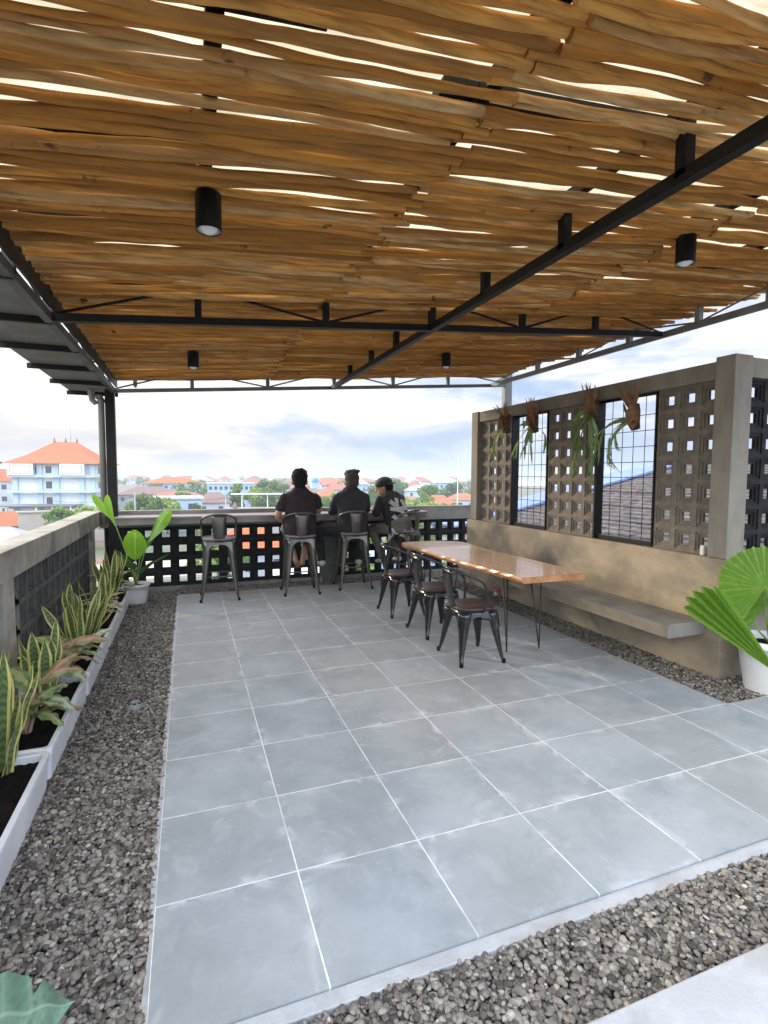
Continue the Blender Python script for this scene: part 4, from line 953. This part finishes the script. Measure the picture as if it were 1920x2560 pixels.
# staghorn ferns on the feature wall
def fork(mb,p,az,el,ln,w,depth,g,droop,side):
    n=6; pts=[Vector(p)]; e_=el
    for i in range(n):
        d=Vector((math.cos(az)*math.cos(e_),math.sin(az)*math.cos(e_),math.sin(e_))); pts.append(pts[-1]+d*ln/n); e_-=droop/n
    s=Vector((-math.sin(az),math.cos(az),0)); s=(s*.8+Vector((.25,0,.55*side))).normalized(); vs=[];uv=[]
    for i,q in enumerate(pts):
        t=i/n; ww=w*(.75+.35*t if depth>0 else (1-t)**.7*.9+.05)
        for k in range(3): vs.append(q+s*ww*1.5*(k-1)*.5+Vector((-.003*(k==1),0,0))); uv.append((.15+.35*k,t))
    mb.add(vs,[(i*3+k,i*3+k+1,i*3+k+4,i*3+k+3) for i in range(n) for k in range(2)],uv,True)
    if depth>0:
        for q in (-1,1): fork(mb,pts[-1]-Vector((0,0,.002)),az+q*g.uniform(.25,.6),e_+q*g.uniform(.0,.25),ln*g.uniform(.45,.75),w*.62,depth-1,g,droop*.6,side)
def staghorn(y,z,label,seed,fronds,x=3.80,dead=7):
    g=random.Random(seed); e=empty('staghorn_fern',(x,y,z),label=label,cat='fern',group='staghorn ferns hanging on the feature wall')
    m=MB(); m.tube([(.03,.0,-.10),(.0,0,-.04),(.01,0,.06),(.03,0,.12)],[(.045,.03),(.062,.045),(.055,.04),(.03,.02)],10,upv=(0,1,0)); m.build('root_ball','moss',e)
    m=MB()
    for i in range(dead):
        a=R(90)+PI+g.uniform(-1.5,1.5) if 0 else g.uniform(R(110),R(250)); fork(m,(-.01+g.uniform(-.01,.01),g.uniform(-.03,.03),.05),a,g.uniform(.9,1.45),g.uniform(.10,.16),.028,1,g,g.uniform(-.3,.5),g.choice((-1,1)))
    sh=MB(); 
    for i in range(3): blade(m,(-.02,g.uniform(-.03,.03),-.10+.02*i),R(180)+g.uniform(-.7,.7),R(80),.20,.11,.3,.2,g.uniform(-.4,.4),'paddle',4,8)
    m.build('shield_frond','fern_dead',e)
    for (a,el,ln,w,dp,dr) in fronds:
        m=MB(); fork(m,(-.03,0,-.03),R(a),R(el),ln,w,dp,g,dr,g.choice((-1,1))); m.build('frond','fern_leaf',e)
staghorn(3.66,2.13,'staghorn fern farthest along the wall with fronds over the breeze blocks',1,((100,-20,.22,.034,2,.9),(110,-35,.24,.03,2,.7),(80,10,.16,.028,2,1.2),(125,-45,.26,.03,2,.5),(150,-50,.2,.026,2,.5)))
staghorn(3.12,2.10,'staghorn fern hanging at the right side of the far barred opening',2,((110,-30,.24,.05,3,.6),(85,30,.16,.05,1,.7),(-70,-10,.22,.04,2,1.0),(95,-60,.22,.04,2,.2),(230,-70,.20,.03,2,.2)))
staghorn(2.20,2.14,'largest staghorn fern with long green fronds left of the near barred opening',3,((100,-10,.26,.045,3,1.3),(105,-60,.30,.055,2,.4),(250,-75,.34,.05,2,.2),(90,20,.26,.04,2,1.6),(140,-70,.36,.05,2,.1),(265,-50,.25,.04,2,.6),(120,-50,.32,.045,3,.5)))
staghorn(1.70,2.02,'staghorn fern with big brown shield hanging inside the near barred opening',4,((95,12,.30,.05,2,.9),(100,-5,.26,.03,3,1.2),(110,-25,.26,.032,3,.9),(90,0,.22,.028,2,1.4)),dead=12)
# =============== NEIGHBOURING ROOF behind the feature wall
nb=empty('neighbour_house',(0,0,0),label='neighbouring building with dark shingle roof and sky-tinted flashing seen through the feature wall',cat='building')
def pz(x): return .46+.225*(x-6.0)
m=MB(); g=random.Random(4)
rows=34
for i in range(rows):
    x0=5.6+i*.22; x1=x0+.26; y=-4+g.uniform(0,.3)
    while y<8.0:
        w=g.uniform(.28,.42); y2=min(y+w,8.05); l=g.uniform(0,.012)
        m.add([(x0,y,pz(x0)+.028+l),(x0,y2-.012,pz(x0)+.028+l),(x1,y2-.012,pz(x1)+.008),(x1,y,pz(x1)+.008),(x0,y,pz(x0)),(x0,y2-.012,pz(x0))],[(0,3,2,1),(0,1,5,4)]); y=y2
m.build('shingles','shingle',nb)
m=MB(); m.box((5.6,-4,-.3),(5.7,8,pz(5.6)-.03)); m.add([(5.5,-4,pz(5.5)-.03),(13,-4,pz(13)-.03),(13,9.1,pz(13)-.03),(5.5,9.1,pz(5.5)-.03)],[(0,1,2,3)]); m.box((5.9,-3.9,GZ),(13,7.9,-.1)); m.build('wall','far_wall_grey',nb)
m=MB(); m.bar((5.5,8.6,pz(5.5)+.06),(13.0,8.6,pz(13.0)+.06),1.1,.05); m.bar((5.5,9.17,pz(5.5)-.05),(13,9.17,pz(13)-.05),.03,.22); m.build('flashing','flashing_sky_tint',nb)
# =============== TOWN BELOW
def hip(mb,w,d,z,h,ov=.8,ridge=.35,flare=.0):
    a,b=w/2+ov,d/2+ov; r_=w/2*ridge; k=.45
    vs=[(-a,-b,z),(a,-b,z),(a,b,z),(-a,b,z)]+[(-(a*(1-k)+r_*k),-b*(1-k),z+h*(k-flare)),((a*(1-k)+r_*k),-b*(1-k),z+h*(k-flare)),((a*(1-k)+r_*k),b*(1-k),z+h*(k-flare)),(-(a*(1-k)+r_*k),b*(1-k),z+h*(k-flare))]+[(-r_,0,z+h),(r_,0,z+h)]
    mb.add(vs,[(0,1,5,4),(1,2,6,5),(2,3,7,6),(3,0,4,7),(4,5,9,8),(5,6,9),(6,7,8,9),(7,4,8),(3,2,1,0)])
def house(az,d,w,dp,z0,h,rh,wall,roof,rot,label,group=None,cat='house',wins=2,flat=False):
    p=polar(az,d,z0); e=empty('house',p,R(rot)-R(az),label=label,cat=cat,group=group)
    m=MB(); m.box((-w/2,-dp/2,0),(w/2,dp/2,h)); wl=m.build('wall',wall,e)
    m=MB()
    if flat: m.box((-w/2-.3,-dp/2-.3,h+.003),(w/2+.3,dp/2+.3,h+rh))
    else: hip(m,w,dp,h+.003,rh,.7)
    m.build('roof',roof,e)
    nf=max(1,int(h//3.2))
    for f in range(nf):
        for k in range(wins):
            x=-w/2+w*(k+.5)/wins; z=h-2.2-f*3.1
            if z<.3: continue
            m=MB(); m.box((x-.55,-dp/2-.05,z),(x+.55,-dp/2+.02,z+1.25)); m.build('window','far_glass',e)
    return e
# --- tall hotel-like block on the left
p=polar(-11.55,150); hb=empty('apartment_building',p,R(11.9)+R(-19),label='four storey white and pale blue building with an orange hip roof on the left',cat='building')
Wd,Dp=17.6,17.0; ZE=14.9
m=MB(); m.box((-Wd/2,0,0),(Wd/2,Dp,ZE)); m.build('wall','hotel_white',hb)
m=MB()
for x in (-Wd/2+.0,-Wd/2+5.2,-Wd/2+8.8,Wd/2-3.3,Wd/2-.9): m.box((x-.02,-.55,0),(x+1.1,-.003,ZE-.02))
for y in (5,10,15): m.box((Wd/2+.003,y,0),(Wd/2+.5,y+1,ZE-.02))
m.build('pilaster','far_trim',hb)
for z in (4.2,7.9,11.6):
    m=MB(); m.box((-Wd/2-.6,-1.6,z),(Wd/2+.9,-.56,z+.55)); m.box((Wd/2+.52,-1.6,z),(Wd/2+1.3,Dp,z+.35)); m.build('balcony','far_trim',hb)
for x in (-6.6,4.4):
    m=MB(); m.box((x-2.7,-1.9,12.1),(x+2.7,-1.62,14.8)); pn=m.build('balcony_panel','hotel_white',hb)
    m=MB()
    for (a,b,c_,d_) in ((-2.2,12.5,2.2,12.62),(-2.2,14.25,2.2,14.37),(-2.2,12.5,-2.08,14.37),(2.08,12.5,2.2,14.37)): m.box((x+a,-1.96,b),(x+c_,-1.90,d_))
    m.build('panel_moulding','far_wall_grey',pn)
for (x,z,w_,h_) in ((-1.2,12.6,1.5,1.7),(-1.2,8.9,1.5,1.7),(-1.2,5.1,1.5,1.7),(-3.6,12.6,1.2,1.7),(-1.2,1.2,2,2.4)):
    m=MB(); m.box((x-w_/2-.35,-.12,z-.3),(x+w_/2+.35,-.004,z+h_+.3)); f=m.build('window_frame','far_white',hb)
    m=MB(); m.box((x-w_/2+.1,-.16,z),(x+w_/2-.1,-.122,z+h_)); m.build('pane','far_glass',f)
for y in (3,8,13):
    for z in (1.2,5.1,8.9,12.6):
        m=MB(); m.box((Wd/2+.01,y,z),(Wd/2+.12,y+1.2,z+1.6)); m.build('window','far_glass',hb)
m=MB(); e_=MB(); hip(m,Wd,Dp,0,5.6,1.7,.30,.08); ro=m.build('roof','far_roof_orange',hb,(0,Dp/2,ZE+.01))
for x in (-2.6,0,2.6):
    m=MB(); m.lathe([(.25,0),(.3,.3),(.15,.5),(.2,.7),(.06,1.1),(0,1.5)],10,(x,0,5.5)); m.build('finial','far_roof_brown',ro)
for sx in (-1,1):
    m=MB(); m.tube([(sx*(Wd/2+1.6),-Dp/2-1.6,.05),(sx*(Wd/2+2.2),-Dp/2-2.2,.25),(sx*(Wd/2+2.5),-Dp/2-2.5,.75)],[.28,.22,.05],8); m.build('eave_horn','far_roof_brown',ro)
m=MB(); m.tube([(1.2,0,5.4),(1.2,0,9.3)],.06,6); m.build('antenna','far_wall_grey',ro)
m=MB(); m.box((-16,-9,5.0),(6.5,-1.0,5.25)); cn=m.build('canopy','roof_metal',hb)
for x in (-14,-7,-1,2.2,4.2,6): MB().box((x-.13,-8.8,0),(x+.13,-8.5,4.995)).build('canopy_post','far_post',cn)
house(-15.6,175,8,10,GZ,10.5,3.2,'far_wall_white','far_roof_orange',8,'orange roofed wing just left of the tall pale blue building',wins=1)
house(-15.2,118,9,8,GZ,3.2,2.4,'far_wall_cream','far_roof_orange',10,'low house with a sloping orange roof at the far left below the tall building')
house(-15.8,84,6.5,7,GZ,4.0,1.6,'far_wall_blue','far_roof_grey',-12,'small bluish house with a grey roof at the left picture edge')
house(-10.6,112,15,1.0,GZ,5.6,.25,'far_wall_cream','far_wall_cream',0,'long cream garden wall in front of the tall building',cat='wall',wins=0,flat=True)
p=polar(-13.4,70,GZ); e=empty('garden_shrine',p,label='small brown pointed shrine roof just beyond the left parapet',cat='shrine')
m=MB(); m.box((-.7,-.7,0),(.7,.7,3.0)); m.build('base','far_wall_cream',e)
m=MB(); hip(m,1.6,1.6,3.0,.9,.4,.1); m.build('roof','far_roof_brown',e)
# --- buildings right of the corner post
house(-1.3,265,25,12,GZ,8.3,2.9,'far_wall_blue','far_roof_orange',3,'wide pale blue building with a bright orange roof far behind the corner plant',wins=7)
house(-3.6,205,22,12,GZ,5.5,2.6,'far_wall_grey','far_roof_brown',5,'dark brown roofed building in front of the wide orange roof',wins=5)
house(-.9,190,16,9,GZ,5.1,1.8,'far_wall_grey','far_roof_red',0,'dull red roofed building left of the blue garage',wins=3)
house(-.95,128,9.6,8,GZ,7.0,.5,'far_wall_blue','far_wall_white',4,'pale blue flat roofed garage building right of the corner plant',wins=2,flat=True)
house(2.5,140,8.0,8,GZ,5.6,2.4,'far_wall_white','far_roof_brown',-4,'house with a brown pyramid roof above the empty bar stool',wins=2)
house(4.2,215,17,10,GZ,8.9,.5,'far_wall_blue','far_wall_white',3,'long pale blue building with a row of dark windows behind the trees',wins=9,flat=True)
p=polar(6.9,97,0); e=empty('carport',(p.x,p.y,GZ),R(-8.6),label='long white canopy roof on slim posts left of the maroon t-shirt person',cat='canopy')
m=MB(); m.box((-4.5,-1.6,9.0),(6.0,1.6,9.12),Matrix.Shear('XZ',4,(0,.0))); m.build('canopy_roof','far_white',e)
for x in (-2.6,1.8,5.2): MB().box((x-.1,-1.2,0),(x+.1,-1.0,8.998)).build('post','far_white',e)
house(7.4,98,12,7,GZ,6.0,.4,'far_wall_grey','far_wall_grey',0,'grey flat roof terrace beneath the white canopy',wins=4,flat=True)
p=polar(4.6,92,GZ+5.5); e=empty('closed_umbrella',p,label='folded parasol with a dark cover standing left of the white canopy',cat='umbrella')
m=MB(); m.tube([(0,0,0),(0,0,2.4)],.05,8); m.build('pole','far_white',e)
m=MB(); m.lathe([(.35,.9),(.5,1.2),(.36,1.7),(.14,2.3),(0,2.45)],10); m.build('canopy','far_roof_brown',e)
p=polar(13.0,262,GZ); e=empty('water_tower',p,label='blue water tank on a white tower between the first two people',cat='water tower')
m=MB(); m.box((-2,-2,0),(2,2,8.6)); m.build('tower','far_wall_blue',e)
m=MB(); m.lathe([(0,8.61),(1.5,8.61),(1.6,9.2),(1.6,10.6),(1.3,10.9),(0,11)],14); m.build('tank','tank_blue',e)
p=polar(28.4,62,GZ); e=empty('mast',p,label='thin tall white mast rising just left of the feature wall',cat='mast')
m=MB(); m.tube([(0,0,0),(0,0,14.6)],[.09,.035],8); m.build('pole','far_white',e)
# red roofs seen between and right of the people
for (az,d,w,dp,h,rh,wl,rf,ro_,lb) in (
 (14.3,190,9,7,5.0,2.2,'far_wall_white','far_roof_tile',10,'orange roofed house between the maroon and black shirted people'),
 (16.6,172,8,7,4.6,2.2,'far_wall_cream','far_roof_tile',-8,'orange roofed house just left of the middle person'),
 (15.4,235,12,8,6.0,2.4,'far_wall_blue','far_roof_red',4,'dull red roof behind the orange roofs between the people'),
 (12.6,205,9,8,5.2,2.2,'far_wall_white','far_roof_brown',14,'brown roofed house right of the maroon t-shirt person'),
 (20.1,185,10,7,5.0,2.2,'far_wall_cream','far_roof_red',0,'low red roofed house between the middle person and the one in the cap'),
 (22.9,150,14,8,4.4,2.0,'far_wall_cream','far_roof_tile',0,'long orange roof just right of the person in the cap'),
 (26.3,150,9,8,4.6,2.4,'far_wall_cream','far_roof_tile',9,'orange pyramid roof left of the white mast'),
 (28.9,175,10,8,4.8,2.0,'far_wall_white','far_roof_tile',-6,'orange roof partly behind the white mast'),
 (24.2,230,12,9,6.0,2.4,'far_wall_white','far_roof_grey',12,'grey roofed house behind the long orange roof'),
 (33.2,120,10,8,5.2,2.2,'far_wall_white','far_roof_tile',4,'bright orange roof seen through the far barred opening'),
 (9.4,240,11,8,6.5,2.4,'far_wall_blue','far_roof_red',-5,'red roofed blue house behind the maroon t-shirt person'),
 (6.3,300,14,8,7.4,2.4,'far_wall_white','far_roof_tile',0,'orange roof beyond the long pale blue building')):
    house(az,d,w,dp,GZ,h,rh,wl,rf,ro_,lb,wins=3)
# near rooftops looked down on through the parapet holes
for (az,d,w,dp,h,rh,wl,rf,ro_,lb,fl) in (
 (6.0,62,9,7,4.2,2.2,'far_wall_white','far_roof_orange',2,'orange roof showing through the parapet holes beside the empty stool',False),
 (7.0,44,14,9,2.2,.3,'far_wall_white','teal_court',0,'green flat roof showing through the middle parapet holes',True),
 (-3.6,52,9,9,3.6,.3,'far_wall_white','far_wall_cream',6,'cream flat roof showing through the left parapet holes',True),
 (14.0,48,9,7,3.6,.3,'far_wall_white','far_white',-3,'white flat roof showing through the holes under the counter',True),
 (21.0,52,9,8,4.6,.3,'far_wall_blue','far_wall_blue',4,'pale blue flat roof showing through the right parapet holes',True),
 (1.4,34,7,5,1.2,.3,'far_wall_grey','far_wall_grey',0,'grey low roof directly below the parapet',True)):
    house(az,d,w,dp,GZ,h,rh,wl,rf,ro_,lb,wins=3,flat=fl)
ZN=((-40,-13.5,'left of the tall building'),(-13.5,-6,'behind the tall blue building'),(-6,-1,'just right of the corner post'),(-1,3,'above the glossy corner leaves'),(3,7,'beyond the empty bar stool'),(7,10.5,'left of the first person'),(10.5,14.5,'right of the first person'),(14.5,18,'around the middle person'),(18,22,'left of the person in the cap'),(22,26,'right of the person in the cap'),(26,40,'near the white mast'))
def zone(az,d):
    z=[t for a,b,t in ZN if a<=az<b][0]; return ('closer in ' if d<380 else 'mid distance ' if d<560 else 'farthest ')+'',z
for k,(az,d,lb) in enumerate(((-4.9,95,'thin grey power pole right of the corner post'),(3.7,88,'thin grey power pole above the empty bar stool'),(17.9,110,'thin grey power pole right of the middle person'))):
    e=empty('power_pole',polar(az,d),label=lb,cat='pole'); m=MB(); m.tube([(0,0,0),(0,0,9.6)],[.14,.09],8); m.build('pole','far_wall_grey',e)
    m=MB(); m.box((-.9,-.06,8.7),(.9,.06,8.82)); m.build('crossarm','far_roof_brown',e)
wa=MB()
for a,b in ((polar(-12,90,GZ+8.6),polar(-4.9,95,GZ+8.8)),(polar(-4.9,95,GZ+8.8),polar(3.7,88,GZ+8.8)),(polar(3.7,88,GZ+8.8),polar(17.9,110,GZ+8.8)),(polar(17.9,110,GZ+8.8),polar(33,100,GZ+8.8))):
    wa.tube([a.lerp(b,t/12)+Vector((0,0,-4*.55*(t/12)*(1-t/12))) for t in range(13)],.02,4)
tag(wa.build('power_line','black_steel'),'thin sagging power line strung across the town below the horizon','power line')
# far small houses
g=random.Random(31); kinds=[('far_wall_white','far_roof_tile','orange'),('far_wall_cream','far_roof_tile','orange'),('far_wall_white','far_roof_red','red'),('far_wall_blue','far_roof_grey','grey'),('far_wall_grey','far_roof_brown','brown'),('far_wall_white','far_roof_grey','grey')]
protos={}
for k in range(130):
    wl,rf,cn_=g.choice(kinds); az=g.uniform(-17,33); d=280+700*g.random()**1.2
    if abs(az+12)<5 and d<330: continue
    if az>6 and 600<d: d=g.uniform(280,600)
    key=(wl,rf)
    if key not in protos:
        protos[key]=house(az,d,11,8,GZ,4.5,2.4,wl,rf,g.uniform(-40,40),'tiny distant house with %s roof among the trees of the far town'%(cn_ if key!=('far_wall_cream','far_roof_tile') else 'cream walls and orange'),group='tiny distant houses of the far town',wins=2); continue
    s_=g.uniform(.8,1.6); zq=zone(az,d); c=dup(protos[key],polar(az,d),R(g.uniform(-40,40)),scale=(s_,s_*g.uniform(.8,1.2),g.uniform(.8,1.7)),label='%s tiny house with %s roof %s'%(zq[0].strip(),cn_ if wl!='far_wall_cream' else 'cream-and-orange',zq[1]))
# trees
def crown_mesh(seed,n,rx,rz_,h0,clumps,leaf=.16):
    g=np.random.default_rng(seed); cc=[]
    for i in range(clumps):
        a=g.uniform(0,2*PI); r_=rx*g.uniform(.1,.78); z=h0+rz_*g.uniform(-.75,.85); k=math.sqrt(max(.1,1-((z-h0)/rz_)**2)); cc.append((r_*math.cos(a)*k,r_*math.sin(a)*k,z,g.uniform(.22,.40)*rx))
    cc=np.array(cc); idx=g.integers(0,clumps,n); d=g.normal(size=(n,3)); d/=np.linalg.norm(d,axis=1)[:,None]
    c=cc[idx,:3]+d*(cc[idx,3:4])*g.uniform(.5,1.08,(n,1))*np.array([1,1,.8])
    u=g.normal(size=(n,3)); u/=np.linalg.norm(u,axis=1)[:,None]; w=np.cross(u,d+.3*g.normal(size=(n,3))); w/=np.linalg.norm(w,axis=1)[:,None]+1e-9
    s=g.uniform(.6,1.3,(n,1))*leaf*rx
    V=np.stack([c-u*s,c+w*s*.6,c+u*s,c-w*s*.6],1).reshape(-1,3); return V,np.arange(4*n).reshape(n,4)
def tree(az,d,r_,h,mt,label,seed,z0=GZ,group=None,leaves=2600):
    p=polar(az,d,z0); e=empty('tree',p,label=label,cat='tree',group=group)
    g=random.Random(seed); V,F=crown_mesh(seed,leaves,r_,h*.36,h*.62,16,.085); npmesh('crown',V,F,mt,e,False)
    m=MB(); m.tube([(0,0,0),(.1,0,h*.25),(0,.1,h*.5),(.05,0,h*.75)],[h*.030,h*.024,h*.017,h*.008],8)
    for k in range(5):
        a=g.uniform(0,2*PI); b=Vector((0,0,h*g.uniform(.3,.5))); m.tube([b,b+Vector((math.cos(a)*r_*.35,math.sin(a)*r_*.35,h*.12)),b+Vector((math.cos(a)*r_*.65,math.sin(a)*r_*.65,h*.22))],[h*.012,h*.008,h*.004],6)
    m.build('trunk','bark',e); return e
T_=[(-4.2,112,4.6,8.6,'foliage_mid','rounded green tree directly right of the corner post'),(-2.0,118,4.2,7.6,'foliage_light','light green tree behind the big glossy corner leaves'),(-.2,150,4,7.6,'foliage_mid','green tree left of the blue garage building'),
 (.8,110,2.6,7.0,'foliage_dark','dark slim tree right of the blue garage building'),(2.2,100,3.6,6.2,'foliage_light','light green tree in front of the brown pyramid roof'),
 (5.0,138,3.3,10.9,'foliage_mid','tallest green tree standing left of the white canopy'),(6.6,155,5,8.0,'foliage_light','light green tree under the white canopy'),(8.2,150,5,8.4,'foliage_mid','green tree left of the maroon t-shirt person'),
 (7.6,205,5,10.2,'foliage_dark','dark tree behind the white canopy'),(9.2,200,5,10.4,'foliage_mid','green tree peeking left of the first head'),(12.0,135,4.4,7.6,'foliage_light','yellow green tree right of the first person'),
 (13.8,125,4.6,7.2,'foliage_mid','green tree between the first two people'),(15.6,140,4,7.4,'foliage_light','light tree left of the middle person'),(19.0,170,5,8.8,'foliage_mid','green tree right of the middle person'),
 (20.6,230,6,10.2,'foliage_dark','dark tree left of the person in the cap'),(22.0,235,6,10.8,'foliage_mid','tree rising right behind the black cap'),(22.6,118,4.6,6.8,'foliage_light','light green tree right of the patterned jacket'),
 (24.2,122,4.6,7.4,'foliage_mid','green tree between the two orange roofs'),(25.8,112,4.6,6.6,'foliage_light','light green tree low in front of the right orange roofs'),(27.2,118,4.4,7.0,'foliage_mid','green tree just left of the mast'),
 (29.4,112,4.6,6.6,'foliage_light','yellowish tree right of the mast'),(25.3,190,5.5,9.4,'foliage_mid','broad tree behind the right orange roofs'),(27.8,210,6,9.6,'foliage_dark','dark tree far behind the mast'),
 (31.5,100,4.5,7.4,'foliage_mid','green tree seen through the far barred opening'),(33.5,90,3.8,6.5,'foliage_light','light green tree low in the far barred opening'),
 (-9.2,100,3.6,7.0,'foliage_light','wispy light tree in front of the tall pale blue building'),(-7.3,132,2.8,7.4,'foliage_light','light tree beside the right corner of the tall building'),(-11.2,104,3.4,6.6,'foliage_mid','small tree in front of the cream garden wall'),
 (-12.9,62,2.4,4.0,'foliage_mid','low green shrub below the left parapet'),(-16.2,66,2.4,4.6,'foliage_dark','dark shrub at the left picture edge')]
for i,(az,d,r_,h,mt,lb) in enumerate(T_): tree(az,d,r_,h,mt,lb,100+i)
near=[tree(-6,40,3.0,5.0,'foliage_mid','leafy garden tree below the parapet seen only through its holes',200,group='garden trees below the parapet',leaves=1500)]
for (az,d) in ((-2.5,36),(2.5,52),(10.5,40),(17.5,44),(18.5,60),(24,44),(25,62),(-8,48),(12,62),(4,28)):
    dup(near[0],polar(az,d),g.uniform(0,6),scale=g.uniform(.75,1.2))
ft=tree(0,330,6,9.5,'foliage_mid','distant rounded tree among the small houses of the town',300,group='distant trees of the town',leaves=700)
for k in range(150):
    az=g.uniform(-17,33); d=230+650*g.random()**1.3
    if az>6: d=min(d,590)
    if abs(az+12)<5 and d<300: continue
    zq=zone(az,d); dup(ft,polar(az,d),g.uniform(0,6),scale=g.uniform(.6,1.15),label='%s %s town tree %s'%(zq[0].strip(),g.choice(('rounded','bushy')),zq[1]))

# =============== HAZE
m=MB(); m.box((-3600,-3600,GZ-1),(3600,3600,19)); hz=m.build('haze','far_white'); hz.data.materials.clear()
hm=bpy.data.materials.new('haze_air'); hm.use_nodes=True; nt=hm.node_tree; nt.nodes.clear(); out=N('ShaderNodeOutputMaterial'); pv=N('ShaderNodeVolumePrincipled')
pv.inputs['Color'].default_value=(.70,.78,.88,1); pv.inputs['Density'].default_value=.0008; pv.inputs['Anisotropy'].default_value=.1; L(pv.outputs[0],out.inputs['Volume']); hz.data.materials.append(hm); hz['kind']='stuff'
